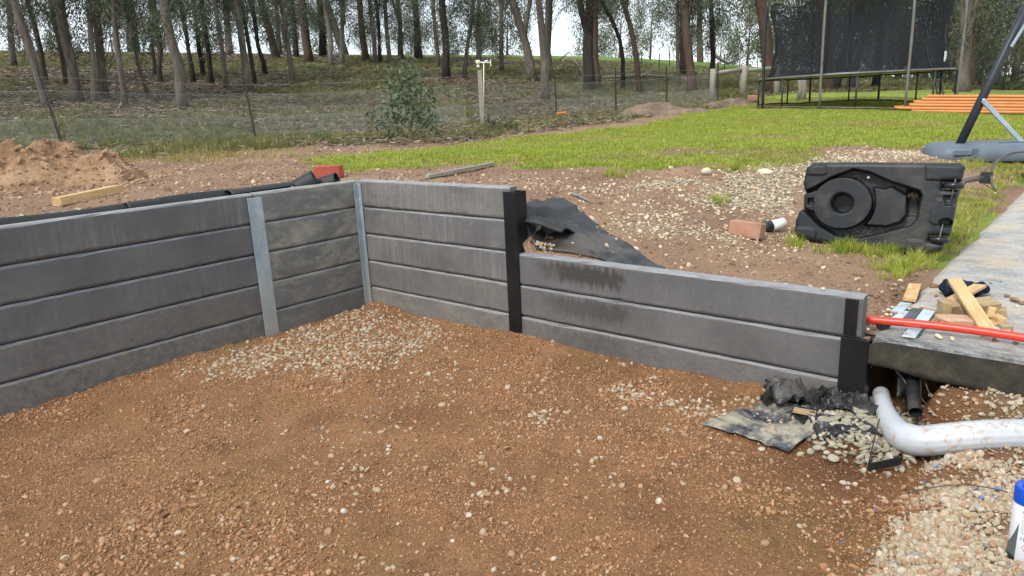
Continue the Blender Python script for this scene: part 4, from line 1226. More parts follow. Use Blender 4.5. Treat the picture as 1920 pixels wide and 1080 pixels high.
plate('zinc plate lying furthest from the pipe among white pebbles', (385, 485), (505, 372), .05, M['plate'], dz=.012)
plate('zinc plate strip beside the far zinc plate', (385, 560), (515, 475), .042, M['plate'], dz=.008)
plate('long zinc plate passing under the red pipe over green twine', (535, 782), (780, 464), .052, M['plate'], dz=.006, dz2=.02)
plate('dark metal offcut between the zinc plates', (530, 575), (640, 440), .045, M['slate'], dz=.012)
plate('small zinc tag under the pipe at the right of the pile', (1690, 752), (1640, 664), .055, M['plate'], dz=.006, dz2=.012)
# green twine
pts = np.array([SC(470 + 260 * t + 25 * math.sin(t * 19), 720 + 40 * math.sin(t * 31) + 20 * math.cos(t * 47), .005 + .004 * math.sin(t * 23)) for t in np.linspace(0, 1, 90)])
tag(MB().tube(pts, .0022, 5).build('twine', M['twine'], smooth=True), 'tangled green twine under the long zinc plate', 'twine')
# red conduit
pts = [S(1608, 590, .026)] + [S(1608 + (2250 - 1608) * t, 590 + (680 - 590) * t, .028 + .004 * math.sin(t * 6)) for t in np.linspace(.05, 1, 14)]
a0, b0 = W(3.425, .155, .455), np.array(S(1920, 636, .030)); dd = (b0 - a0)
pts = [a0 + dd * t + np.array([0, 0, .012 * math.sin(min(t, 1) * 2.6)]) for t in np.linspace(0, 2.6, 24)]
o = thing('red_conduit', 'bright red conduit pipe lying across the slab corner', 'pipe', a0)
q = MB().tube(np.array(pts) - a0, .0185, 18, cap=False).build('pipe', M['redpipe'], o, True)
# crushed plastic wrapped on conduit end behind the wall
rock('plastic_scrap', 'crumpled grey plastic scrap at the conduit end by the wall', 'plastic', W(3.50, .17, .425), .032, M['plastic_dusty'], 5, rough=.6, flat=1.0)
# navy beanie
def beanie():
    c = SC(1190, 268, .0); o = thing('beanie', 'dark navy woollen beanie lying on the slab behind the timber', 'hat', c)
    x = SC(1490, 240) - SC(900, 240); L_ = np.linalg.norm(x); x = x / L_; y = np.cross([0, 0, 1], x)
    V = []; n, m_ = 40, 18
    for i in range(n):
        for j in range(m_):
            s_ = i / (n - 1) * 2 - 1; t = 2 * math.pi * j / m_
            w_ = max(.02, (1 - abs(s_) ** 3.2)) ** .5
            fold = .18 * math.sin(s_ * 8 + 1.2 * math.sin(t)) + .12 * math.sin(s_ * 15 + t * 2)
            ry = .070 * w_ * (1 + .2 * fold); rz = .036 * w_ * (1 + fold)
            V.append(x * s_ * L_ * .5 + y * math.cos(t) * ry + np.array([0, 0, .032 + rz * max(math.sin(t), -.85)]))
    F = [(i * m_ + j, i * m_ + (j + 1) % m_, (i + 1) * m_ + (j + 1) % m_, (i + 1) * m_ + j) for i in range(n - 1) for j in range(m_)] + [tuple(range(m_)), tuple((n - 1) * m_ + j for j in range(m_))]
    MB().add(V, F).build('crown', M['navy'], o, True)
    cuff = []
    for k in range(30):
        t = 2 * math.pi * k / 29
        cuff.append(x * (-.36 * L_ + .035 * math.cos(t) * .6) + y * math.cos(t) * .074 + np.array([0, 0, .036 + .030 * math.sin(t)]))
    MB().tube(cuff, .012, 8).build('cuff', M['navy'], o, True)
beanie()
# clods and stones on the slab
for i, (x, y, s_, lb, mt) in enumerate([(830, 180, .030, 'tan clod of soil on the slab left of the beanie', 'brownrock'), (865, 288, .013, 'small grey stone between stake and beanie', 'brownrock'),
        (1712, 300, .022, 'grey brown clod behind the large dark clod', 'brownrock'), (1805, 355, .036, 'large dark brown clod right of the timber', 'brownrock'), (1895, 385, .024, 'dark clod nearest the right edge on the slab', 'brownrock'),
        (898, 795, .026, 'yellowish clod in front of the red conduit', 'rock'), (1065, 805, .019, 'smaller yellowish clod in front of the red conduit', 'rock'),
        (1570, 828, .020, 'brown clod below the conduit near the right', 'brownrock'), (1820, 868, .020, 'brown clod under the conduit at the right edge', 'brownrock'),
        (1520, 140, .012, 'tiny reddish clod on the slab behind the beanie', 'brownrock'), (1640, 118, .010, 'tiny brown clod far back on the slab', 'brownrock'), (1835, 415, .016, 'pale small clod before the large dark clod', 'rock')]):
    rock('soil_clod', lb, 'clod', SC(x, y), s_ * .58, M[mt], 400 + i, rough=.4)
b = SC(955, 615, .042); rock('soil_clod', 'brown clod of soil sitting on the pinkish board', 'clod', b, .019, M['brownrock'], 431, rough=.5, flat=.6)
for i, (x, y, s_) in enumerate([(340, 432, .014), (292, 465, .017), (400, 470, .013), (535, 450, .015), (270, 520, .014), (325, 522, .015), (215, 545, .012), (375, 505, .012), (120, 630, .013), (205, 640, .015), (40, 700, .016), (255, 640, .010)]):
    rock('pebble', 'white pebble among the zinc plates by the wall end', 'pebble', SC(x, y), s_ * .7, M['rock'], 450 + i, 'white pebbles by the wall end', .12, .7, 2)
rock('stone', 'orange pebble resting on top of the low wall', 'pebble', atz(1543, 543, .600), .011, M['rock'], 470, rough=.2)

# ---- drain pipe and plastic at the end post
def bez(P, n=24):
    P = np.array(P, float); t = np.linspace(0, 1, n); L_ = len(P) - 1; out_ = np.zeros((n, 3))
    for i in range(L_ + 1): out_ += (math.comb(L_, i) * t ** i * (1 - t) ** (L_ - i))[:, None] * P[i]
    return out_
kp = np.array([atz(*q) for q in ((1652, 738, .135), (1656, 760, .135), (1668, 790, .125), (1688, 818, .118), (1722, 828, .125), (1770, 823, .150), (1830, 817, .168), (1920, 814, .178), (2050, 822, .175), (2250, 850, .165))])
tk = np.linspace(0, len(kp) - 1, 90); path = np.stack([np.interp(tk, np.arange(len(kp)), kp[:, i]) for i in range(3)], 1)
for _ in range(14): path[1:-1] = (path[:-2] + 2 * path[1:-1] + path[2:]) / 4
dp = thing('drain_pipe', 'fat white plastic drain pipe bending out from under the slab', 'pipe', path[0])
nn = 48; V = []
T = np.gradient(path, axis=0); T /= np.linalg.norm(T, axis=1)[:, None]
for i in range(len(path)):
    t_ = T[max(0, i - 1):i + 2].mean(0); t_ /= np.linalg.norm(t_)
    N_ = np.cross(t_, [0, 0, 1]); N_ /= np.linalg.norm(N_); B_ = np.cross(N_, t_)
    f = i / (len(path) - 1)
    r_ = (.036 + .022 * sst(.08, .42, f) + .003 * math.exp(-((f - .36) / .08) ** 2))
    for j in range(nn):
        a_ = 2 * math.pi * j / nn
        rb = 1 + .022 * math.cos(a_ * 16) * sst(.40, .55, f)
        V.append(path[i] - path[0] + r_ * rb * (math.cos(a_) * N_ + math.sin(a_) * B_))
F = [(i * nn + j, i * nn + (j + 1) % nn, (i + 1) * nn + (j + 1) % nn, (i + 1) * nn + j) for i in range(len(path) - 1) for j in range(nn)] + [tuple(range(nn))]
MB().add(V, F).build('pipe_body', M['pvc'], dp, True)
mb = MB(); b0 = path[0]
for q, r_ in ((.003, .0075),): 
    q = M4(ortho((1, 0, 0), (-.45, -.45, .75)), path[22] - b0 + np.array([-.012, -.018, .034])); mb.lathe([(0, .004), (.006, .003), (.0075, 0)], 8, q)
mb.build('screw', M['rust'], dp)
# short black pipe and strips beside it
o = thing('agricultural_pipe', 'short black drain pipe stub beside the white pipe', 'pipe', W(3.70, -.04, .2))
pts = np.array([W(3.665, .08, .235), W(3.69, -.02, .215), W(3.725, -.13, .178)]) - W(3.70, -.04, .2)
MB().tube(pts, .026, 14, cap=False).build('tube_wall', M['plastic_dusty'], o, True)
MB().tube(pts, .022, 14, cap=False).build('tube_inside', M['plastic'], o, True)
def flapfn(a, b):
    p_ = W(3.60 + .10 * a + .03 * b, .10 + .06 * math.sin(a * 4) - .12 * b, .18 + .10 * (1 - b) + .02 * math.sin(a * 7))
    return p_
sheet('plastic_flap', 'black plastic flap hanging in the hole under the slab', 'plastic', flapfn, 14, 8, M['plastic'], .002)
def vfn(a, b):          # bent black strip below the pipe elbow
    if a < .35: p_ = W(3.625 + .02 * (a / .35), -.30 - .20 * (a / .35), .155 - .10 * (a / .35))
    else:
        t = (a - .35) / .65; p_ = W(3.645 + .10 * t, -.50 + .07 * t, .050 + .03 * t)
    return p_ + np.array([0, 0, .036 * b]) + np.array([*(UU * .006 * b), 0])
sheet('edging_offcut', 'bent black plastic strip under the pipe elbow', 'edging', vfn, 16, 4, M['corflute'], .004, smooth=False)
def sheetfn(a, b):      # muddy membrane lying on the soil
    c00, c10, c11, c01 = [np.array(toUV(*atz(px, py, .075)[:2])) for px, py in ((1312, 790), (1478, 846), (1585, 800), (1440, 752))]
    q = (c00 * (1 - a) + c10 * a) * (1 - b) + (c01 * (1 - a) + c11 * a) * b
    q = q + np.array([.018 * float(vn(b * 6, 1, 3)), .02 * float(vn(b * 7, 3, 5))]) * (1 if a > .02 else .3)
    z = float(pit_z(q[0], q[1])) + .012 + .010 * float(fbm(a * 4, b * 4, 19, 3)) + .014 * math.sin(b * 3) * (a > .9) + .012 * sst(.8, 1, b)
    return W(q[0], q[1], z)
sheet('muddy_membrane', 'mud caked grey black membrane lying flat below the low wall', 'membrane', sheetfn, 34, 30, M['muddy_sheet'], .003)
def crump(seed, c, ex, ey, h, amp, fr, nm, lb, mt):
    def fn(a, b):
        q = W(c[0] + ex[0] * (a - .5) + ey[0] * (b - .5), c[1] + ex[1] * (a - .5) + ey[1] * (b - .5))
        rdg = 1 - abs(float(vn(a * fr + .4 * math.sin(b * 5), b * fr * .35, seed))) ** .7
        rd2 = 1 - abs(float(vn(a * fr * 2.3, b * fr * .9 + a * 2, seed + 3)))
        z = float(pit_z(min(q_u(q), 9), 0) if False else .06) + h * math.sin(math.pi * min(max(a, .03), .97)) ** .6 * math.sin(math.pi * min(max(b, .05), .95)) ** .5 + amp * rdg + amp * .45 * rd2
        return np.array([q[0] + .02 * float(vn(a * 8, b * 8, seed + 7)), q[1] + .02 * float(vn(a * 8, b * 8, seed + 8)), z])
    return sheet(nm, lb, 'plastic', fn, 60, 40, mt, .0015, smooth=False)
crump(11, (3.33, -.10), (.46, .05), (.04, -.20), .030, .075, 7.5, 'crumpled_plastic', 'crumpled black plastic sheet heaped against the wall foot', M['plastic_dusty'])
crump(29, (3.42, -.26), (.26, -.14), (.12, .15), .028, .045, 5.0, 'crumpled_plastic', 'fold of black plastic hanging over the drainage gravel', M['plastic'])
plank('timber_offcut', 'muddy pale timber strip caught in the crumpled plastic', 'timber', atz(1488, 768, .135), atz(1530, 776, .130), .035, .014, M['pine_old'])
for i, (px, py, s_) in enumerate([(1757, 876, .010), (1732, 905, .011), (1578, 1017, .008), (1640, 956, .007), (1838, 934, .012), (1872, 918, .014), (1893, 940, .013), (1868, 935, .010), (1722, 1040, .006)]):
    o = rock('plastic_bit', 'scrap of blue plastic in the gravel bank', 'plastic', atz(px, py, .14), s_ * .6, M['bluebit'], 500 + i, 'blue plastic scraps in the gravel', .5, .5, 2)
pts = [atz(1700 + 190 * t, 925 - 16 * math.sin(t * 3), .158 + .006 * math.sin(t * 9)) for t in np.linspace(0, 1, 16)]
tag(MB().tube(pts, .0022, 5).build('twig', M['bark_grey'], smooth=True), 'thin dark twig lying on the gravel bank', 'twig')
for i in range(3):
    pts = [W(3.60 + .05 * i + .10 * t, .06 - .06 * t + .02 * math.sin(t * 5 + i), .27 - .09 * t * (1 + .2 * i)) for t in np.linspace(0, 1, 9)]
    tag(MB().tube(pts, np.linspace(.0035, .0012, 9), 5).build('root', M['bark_grey'], smooth=True), 'thin pale root hanging under the slab edge', 'root', 'roots under the slab')

# ---- spray can
zc = float(pit_z(4.15, -.92)) + .004
cp = atz(1914, 1046, zc)
can = thing('spray_can', 'white spray can with blue cap standing on the gravel bank', 'spray can', cp)
RC, HC = .0365, .185
mb = MB(); mb.lathe([(0, .002), (RC - .004, 0), (RC, .004), (RC, HC - .006), (RC - .002, HC)], 40); mb.build('body', M['canwhite'], can, True)
mb = MB(); mb.lathe([(RC + .0015, HC - .004), (RC + .0015, HC + .040), (RC - .001, HC + .046), (RC - .008, HC + .047), (RC - .012, HC + .043), (0, HC + .043)], 40); mb.build('cap', M['canblue'], can, True)
mb = MB(); mb.box((0, 0, HC + .048), (.044, .014, .012), bev=.003); mb.build('spray_button', M['canblue'], can)
FA = math.atan2(-cp[1], -cp[0])          # direction of the print, facing the place it is seen from
def patch(nm, a0, a1, z0, z1, mat_, lift=.0006, fn=None, n=10):
    V = []; F = []
    for i in range(n + 1):
        a = a0 + (a1 - a0) * i / n; lo, hi = (z0, z1) if fn is None else fn(i / n)
        r_ = RC + lift
        V += [(r_ * math.cos(FA + a), r_ * math.sin(FA + a), lo), (r_ * math.cos(FA + a), r_ * math.sin(FA + a), hi)]
    F = [(2 * i, 2 * i + 2, 2 * i + 3, 2 * i + 1) for i in range(n)]
    return MB().add(V, F).build(nm, mat_, can, True)
patch('print_panel', -1.35, -.42, .008, .10, M['cangrey'], fn=lambda t: (.008, .052 + .075 * t * t))
patch('print_panel', -1.35, -.42, .004, .02, M['canblack'], .0009, fn=lambda t: (.004, .026 - .010 * t))
patch('print_bar', -.26, .9, .158, .168, M['canteal'])
for i in range(9):
    patch('text_line', -.26, .85 - .12 * (i % 3), .150 - .0065 * i, .1522 - .0065 * i, M['cantext'])
for i, a in enumerate((-.20, -.02, .16, .34)):
    patch('print_mark', a, a + .07, .074, .086, M['canteal'], fn=lambda t, i=i: (.074 + .004 * abs(i - 1.5) * t, .086 - .002 * t))
patch('hazard_diamond', -.06, .30, .042, .066, M['canred'], fn=lambda t: (.054 - .012 * (1 - abs(2 * t - 1)), .054 + .012 * (1 - abs(2 * t - 1))), n=12)
patch('hazard_diamond', -.015, .255, .042, .066, M['canwhite'], .0010, fn=lambda t: (.054 - .009 * (1 - abs(2 * t - 1)), .054 + .009 * (1 - abs(2 * t - 1))), n=12)
patch('hazard_flame', .08, .16, .05, .058, M['canblack'], .0014, fn=lambda t: (.050, .050 + .008 * (1 - abs(2 * t - 1))), n=6)

# ---- yard: spoil heap, timber, brick, can, stones, sticks
hp = atY(60, 330, 6.3)
gx = np.linspace(-7.4, -3.0, 190); gy = np.linspace(5.1, 8.6, 150)
GX, GY = np.meshgrid(gx, gy, indexing='ij')
a_ = atY(245, 342, 6.3); x_end = a_[0]
tt = np.clip((x_end - GX) / 1.9, 0, 1.6)
rid = 6.45 + .15 * np.sin(GX * 3)
wdt = .30 + .55 * np.clip(tt, 0, 1)
hh = (.03 + .20 * sst(0, .18, tt) + .30 * sst(.25, 1.05, tt)) * sst(0, .06, tt)
prof = np.clip(1 - np.abs((GY - rid) / wdt) ** 1.6, 0, 1)
nzz = 1 + .5 * fbm(GX * 3.5, GY * 3.5, 92, 4)
H_ = hh * np.clip(prof, 0, 1) ** .8 * nzz + prof * .060 * fbm(GX * 10, GY * 10, 93, 4) * sst(0, .2, tt)
H_ = H_ * (1 - .5 * sst(1.0, 1.6, tt))
Z_ = tz(GX, GY) - .05 + np.where(H_ > 0, H_ + .045, 0) * sst(0, .05, H_)
c0 = np.array([x_end - 1.2, 6.4, 0.9])
I = np.arange(GX.size).reshape(GX.shape)
F = np.stack([I[:-1, :-1], I[1:, :-1], I[1:, 1:], I[:-1, 1:]], -1).reshape(-1, 4)
Vv = np.stack([GX, GY, Z_], -1).reshape(-1, 3)
o = link(bpy.data.objects.new('spoil_heap', fast_mesh('spoil_heap', Vv - c0, F, [M['mound']], True))); o.location = Vector(c0)
tag(o, 'heap of dug orange brown soil at the far left', 'soil heap')
nq = 4200; x = rng.uniform(x_end - 2.4, x_end + .15, nq); y = rng.uniform(5.7, 7.2, nq)
t_ = np.clip((x_end - x) / 1.9, 0, 1.6)
ix = np.clip(((x - gx[0]) / (gx[1] - gx[0])).astype(int), 0, 189); iy = np.clip(((y - gy[0]) / (gy[1] - gy[0])).astype(int), 0, 149)
zz = np.maximum(Z_[ix, iy], tz(x, y)); s = lognorm(nq, .007, .55, .003, .026)
scatter('heap_lumps', 'mclod', np.stack([x, y, zz], 1), rnd_rot(nq, 1), rnd_scl(s), rng.integers(0, 6, nq), 'loose lumps of clay soil over the spoil heap', 'soil')
a_, b_ = G(108, 388), G(226, 362)
plank('timber_offcut', 'short pale squared timber lying before the spoil heap', 'timber', a_ + [0, 0, .035], b_ + [0, 0, .035], .075, .06, M['pine'], cut=.05)
a_, b_ = G(800, 336), G(925, 312)
plank('grey_plank', 'old grey plank lying at the lawn edge behind the wall', 'timber', a_ + [0, 0, .02], b_ + [0, 0, .03], .05, .03, M['grey_timber'])
p = G(1400, 445)
mb = MB(); mb.box((0, 0, 0), (.22, .10, .105), bev=.008); V = mb.v[0]; V += np.random.default_rng(2).normal(0, .0025, V.shape)
o = mb.build('brick', M['brick']); o.matrix_world = M4(ortho((.72, -.69, -.03), (.12, .05, 1)), p + [0, 0, .050]); tag(o, 'worn red clay brick on the gravel beside a small white can', 'brick')
p = G(1450, 436); o = thing('paint_can', 'small white can with black lid lying on its side by the brick', 'can', p)
ax = np.array([1, .28, .10]); q = M4(ortho((0, 0, 1), ax), (-.075, -.02, .040))
mb = MB(); mb.lathe([(0, .05), (.036, .05), (.036, .16), (.030, .166), (0, .166)], 24, q); mb.build('body', M['white'], o, True)
mb = MB(); mb.lathe([(0, -.005), (.038, -.005), (.040, 0), (.040, .055), (.036, .057)], 24, q); mb.build('lid', M['steel_dark'], o, True)
rock('stone', 'pale round stone at the lawn edge right of centre', 'stone', G(1325, 327), .062, M['rock'], 601, rough=.12, flat=.6)
rock('stone', 'pale stone half hidden in grass near the hoop base', 'stone', G(1434, 326), .055, M['rock'], 602, rough=.2, flat=.5)
rock('stone', 'small pale stone behind the low wall on bare earth', 'stone', G(1192, 470), .020, M['rock'], 603, rough=.2)
a_, b_ = G(1072, 368), G(1110, 385)
def stick(pts, r0, r1, nm, lb, mat_='deadwood', cat='branch', group=None, seed=0):
    pts = np.array(pts); o = MB().tube(pts, np.linspace(r0, r1, len(pts)), 7, jit=.12, seed=seed).build(nm, M[mat_], smooth=True)
    return tag(o, lb, cat, group)
stick([a_ + [0, 0, .015], (a_ * .6 + b_ * .4) + [0, 0, .02], b_ + [0, 0, .012]], .014, .006, 'stick', 'broken stick on bare earth behind the black post')
a_, b_ = G(1300, 408), G(1330, 428); stick([a_ + [0, 0, .008], b_ + [0, 0, .008]], .008, .004, 'stick', 'small stick on the gravel left of the brick')
#PART4
# ================================================================== PORTABLE HOOPS
def hoop_fallen():
    k = .00058                                   # metres per drawing unit
    base = G(1633, 470); base[2] += .0
    xr = np.array([math.cos(R(-31)), math.sin(R(-31)), 0.0]); back = np.array([-xr[1], xr[0], 0.0])
    tilt = R(7); zr = np.array([0, 0, 1.]) * math.cos(tilt) + back * math.sin(tilt); nr = -back * math.cos(tilt) + np.array([0, 0, 1.]) * math.sin(tilt)
    rolla = R(0.6); xr2 = xr * math.cos(rolla) + zr * math.sin(rolla); zr2 = -xr * math.sin(rolla) + zr * math.cos(rolla)
    root = thing('fallen_hoop_base', 'toppled black plastic basketball hoop base with its underside showing', 'hoop base', base)
    def fr(X_, Y_, d): return ((X_ - 875) * k) * xr2 + ((1045 - Y_) * k) * zr2 + d * nr
    O = [(150, 130), (210, 72), (700, 72), (1640, 92), (1692, 128), (1672, 285), (1500, 285), (1500, 362), (1655, 372), (1640, 600), (1615, 855), (1420, 860), (1412, 915), (1570, 925), (1560, 1000), (1480, 1048),
         (1150, 1062), (800, 1040), (330, 985), (90, 935), (55, 860), (62, 725), (105, 610), (132, 590), (128, 440), (140, 395), (118, 300)]
    st = 7.0
    gx = np.arange(40, 1710, st); gy = np.arange(60, 1075, st)
    X_, Y_ = np.meshgrid(gx, gy, indexing='ij')
    sd = poly_sd(X_, Y_, O)
    # snap verts near the outline
    OP = np.array(O, float); best = np.full(X_.shape, 1e9); bx = X_.copy(); by = Y_.copy()
    for i in range(len(OP)):
        a, b = OP[i], OP[(i + 1) % len(OP)]; e = b - a
        t = np.clip(((X_ - a[0]) * e[0] + (Y_ - a[1]) * e[1]) / (e @ e), 0, 1); qx, qy = a[0] + t * e[0], a[1] + t * e[1]
        d = np.hypot(X_ - qx, Y_ - qy); m = d < best; best[m] = d[m]; bx[m] = qx[m]; by[m] = qy[m]
    ok = sd < st * .55
    near = ok & (np.abs(sd) < st * .55)
    X2 = np.where(near, bx, X_); Y2 = np.where(near, by, Y_)
    di = np.where(near, 0, -sd)
    h = np.zeros_like(X_)
    def sink(poly, depth, soft=10, inv=False):
        s_ = poly_sd(X2, Y2, poly); return depth * sst(soft, -soft, s_)
    cav = [(640, 150), (800, 185), (1020, 290), (1290, 380), (1320, 430), (1290, 690), (1240, 760), (980, 850), (740, 915), (520, 905), (330, 800), (170, 640), (60, 600), (60, 440), (250, 350), (420, 240)]
    cavd = sink(cav, .095, 11)
    disc = np.hypot((X2 - 540), (Y2 - 530) * 1.06)
    lift = sst(316, 300, disc) * .085
    platep = [(850, 345), (960, 368), (1030, 345), (1178, 440), (1190, 645), (1135, 728), (1000, 778), (790, 768), (838, 700), (868, 620), (876, 540), (866, 450)]
    lift = np.maximum(lift, sink(platep, .072, 14))
    wing = [(60, 470), (140, 430), (260, 380), (330, 420), (330, 660), (250, 640), (140, 590), (60, 590)]
    lift = np.maximum(lift, sink(wing, .070, 14))
    h = -cavd + np.minimum(lift, cavd)
    h -= sst(114, 100, disc) * .11 + .012 * sst(140, 112, disc)
    h -= sink([(1180, 380), (1290, 390), (1300, 660), (1190, 660)], .05, 16)
    h -= sst(70, 55, np.hypot((X2 - 1560), (Y2 - 720) * 1.3)) * .06
    h -= sink([(1520, 440), (1660, 430), (1650, 530), (1540, 530)], .035, 14)
    h -= sink([(180, 480), (240, 480), (240, 550), (180, 550)], .04, 8)
    def groove(pts, wd=9, dp=.007):
        nonlocal h
        for a, b in zip(pts[:-1], pts[1:]):
            a = np.array(a, float); b = np.array(b, float); e = b - a
            t = np.clip(((X2 - a[0]) * e[0] + (Y2 - a[1]) * e[1]) / (e @ e), 0, 1)
            d = np.hypot(X2 - a[0] - t * e[0], Y2 - a[1] - t * e[1]); h = h - dp * sst(wd * 1.6, wd * .4, d)
    h += sink([(1330, 120), (1690, 130), (1670, 275), (1345, 265)], .012, 10)
    h += sink([(1225, 915), (1420, 920), (1560, 960), (1500, 1050), (1200, 1060)], .012, 10)
    h += sink([(60, 815), (270, 825), (300, 860), (285, 980), (60, 960)], .012, 10)
    h += sink([(125, 110), (350, 110), (370, 190), (340, 215), (125, 212)], .010, 10)
    h += sink([(1415, 560), (1460, 470), (1620, 480), (1610, 740), (1440, 735), (1412, 700)], .008, 12)
    rr = .035 / k
    dd = np.clip(di, 0, rr); h -= .035 - np.sqrt(np.maximum((.035) ** 2 - (.035 - dd * k) ** 2, 0))
    V = fr(X2[..., None], Y2[..., None], h[..., None]).reshape(-1, 3)
    I = np.arange(X_.size).reshape(X_.shape)
    cell = ok[:-1, :-1] & ok[1:, :-1] & ok[1:, 1:] & ok[:-1, 1:]
    F = np.stack([I[:-1, :-1], I[:-1, 1:], I[1:, 1:], I[1:, :-1]], -1)[cell]
    used = np.unique(F); rm = np.full(X_.size, -1); rm[used] = np.arange(len(used)); V = V[used]; F = rm[F]
    bm = bmesh.new(); vs = [bm.verts.new(v) for v in V]
    for q in F:
        try: bm.faces.new([vs[i] for i in q])
        except ValueError: pass
    bm.normal_update()
    be = [e for e in bm.edges if e.is_boundary]
    r_ = bmesh.ops.extrude_edge_only(bm, edges=be)
    nv = [g for g in r_['geom'] if isinstance(g, bmesh.types.BMVert)]
    for v in nv: v.co += Vector(-nr * .055)
    e2 = [g for g in r_['geom'] if isinstance(g, bmesh.types.BMEdge)]
    r_ = bmesh.ops.extrude_edge_only(bm, edges=e2); nv = [g for g in r_['geom'] if isinstance(g, bmesh.types.BMVert)]
    cen = fr(860, 560, 0)
    for v in nv: v.co += Vector(-nr * .10); v.co = Vector(cen) + (v.co - Vector(cen)) * .97
    e2 = [g for g in r_['geom'] if isinstance(g, bmesh.types.BMEdge)]
    bmesh.ops.holes_fill(bm, edges=e2, sides=0)
    bmesh.ops.recalc_face_normals(bm, faces=bm.faces)
    me = bpy.data.meshes.new('tank'); bm.to_mesh(me); bm.free(); me.materials.append(M['hdpe'])
    me.polygons.foreach_set('use_smooth', [True] * len(me.polygons))
    link(bpy.data.objects.new('tank', me), root)
    # wheels on their axles
    for (X0, Y0, ax0, ax1) in ((1598, 328, (1622, 165), (1588, 470)), (1512, 900, (1535, 735), (1500, 985))):
        wv = zr2
        q = M4(ortho(xr2, wv), fr(X0, Y0, -.035))
        mb = MB(); mb.lathe([(.010, -.018), (.050, -.019), (.058, -.014), (.060, 0), (.058, .014), (.050, .019), (.010, .018)], 24, q)
        w_ = mb.build('wheel', M['canblack'], root, True)
        mb = MB(); mb.lathe([(0, -.022), (.016, -.022), (.016, .022), (0, .022)], 14, q); mb.build('hub', M['hdpe'], w_, True)
        mb = MB(); mb.tube([fr(*ax0, .004), fr(*ax1, .0)], .0035, 8); mb.build('axle', M['steel_grey'], root, True)
    q = M4(ortho(xr2, nr), fr(786, 240, -.065)); mb = MB(); mb.lathe([(0, .012), (.008, .010), (.010, 0)], 10, q); mb.build('drain_plug', M['white'], root, True)
    # dry weeds caught in the recess
    pts = []
    mb = MB(); rg = np.random.default_rng(5)
    for i in range(90):
        cx, cy = (rg.uniform(480, 720), rg.uniform(170, 235)) if i < 28 else ((rg.uniform(700, 1000), rg.uniform(830, 890)) if i < 65 else (rg.uniform(1200, 1270), rg.uniform(400, 460)))
        a = rg.uniform(0, 6.28); L_ = rg.uniform(15, 60)
        mb.tube([fr(cx, cy, -.075), fr(cx + L_ * .5 * math.cos(a), cy + L_ * .5 * math.sin(a), -.060 + rg.uniform(0, .02)), fr(cx + L_ * math.cos(a + .5), cy + L_ * math.sin(a + .5), -.07)], .0011, 3, cap=False)
    mb.build('dry_weeds', M['litter_plain'], root)['kind'] = 'stuff'
    # short pole stub and rim lying behind it
    pr = thing('basketball_ring', 'dark rusty basketball rim on a bent tube beside the toppled base', 'hoop', atY(1786, 384, 4.55))
    b0 = atY(1786, 384, 4.55)
    pp_ = [atY(1772, 420, 4.60), atY(1785, 382, 4.60), atY(1799, 347, 4.6), atY(1808, 338, 4.6), atY(1822, 336, 4.6), atY(1842, 333, 4.6)]
    c_ = bez(pp_, 18); c_ = np.concatenate([[pp_[0]], np.array(pp_)[1:3], bez(pp_[2:5], 8)[1:], [pp_[5]]])
    MB().tube(c_ - b0, .0185, 14).build('tube', M['rust'], pr, True)
    bp = atY(1849, 333, 4.6) - b0
    mb = MB(); mb.box(bp, (.065, .05, .075), ortho((.9, -.45, 0), (.05, 0, 1)), bev=.004); mb.build('bracket', M['steel_dark'], pr)
    rp_ = [atY(1868, 358, 4.50), atY(1860, 346, 4.53), atY(1858, 334, 4.56), atY(1859, 320, 4.60), atY(1864, 308, 4.64), atY(1876, 296, 4.68), atY(1893, 288, 4.72), atY(1915, 284, 4.76), atY(1940, 286, 4.74), atY(1962, 296, 4.68), atY(1974, 312, 4.6), atY(1972, 332, 4.52), atY(1950, 352, 4.46), atY(1920, 364, 4.44), atY(1890, 366, 4.45), atY(1868, 358, 4.50)]
    rp_ = np.array(rp_[:11]); d = np.array([np.interp(np.linspace(0, 10, 50), np.arange(11), rp_[:, i]) for i in range(3)]).T
    for _ in range(6): d[1:-1] = (d[:-2] + d[1:-1] * 2 + d[2:]) / 4
    MB().tube(d - b0, .0075, 10).build('ring', M['rust'], pr, True)
    mb = MB(); mb.tube([atY(1840, 325, 4.58) - b0, atY(1858, 310, 4.62) - b0, atY(1874, 296, 4.68) - b0], .0035, 6); mb.build('brace', M['rust'], pr, True)
    mb = MB(); mb.tube([atY(1841, 343, 4.57) - b0, atY(1856, 352, 4.54) - b0, atY(1868, 357, 4.5) - b0], .0035, 6); mb.build('brace', M['rust'], pr, True)
M['litter_plain'] = simple('dry_straw', (.20, .145, .09), .9, 0, .3, 20, .1, .1)
hoop_fallen()

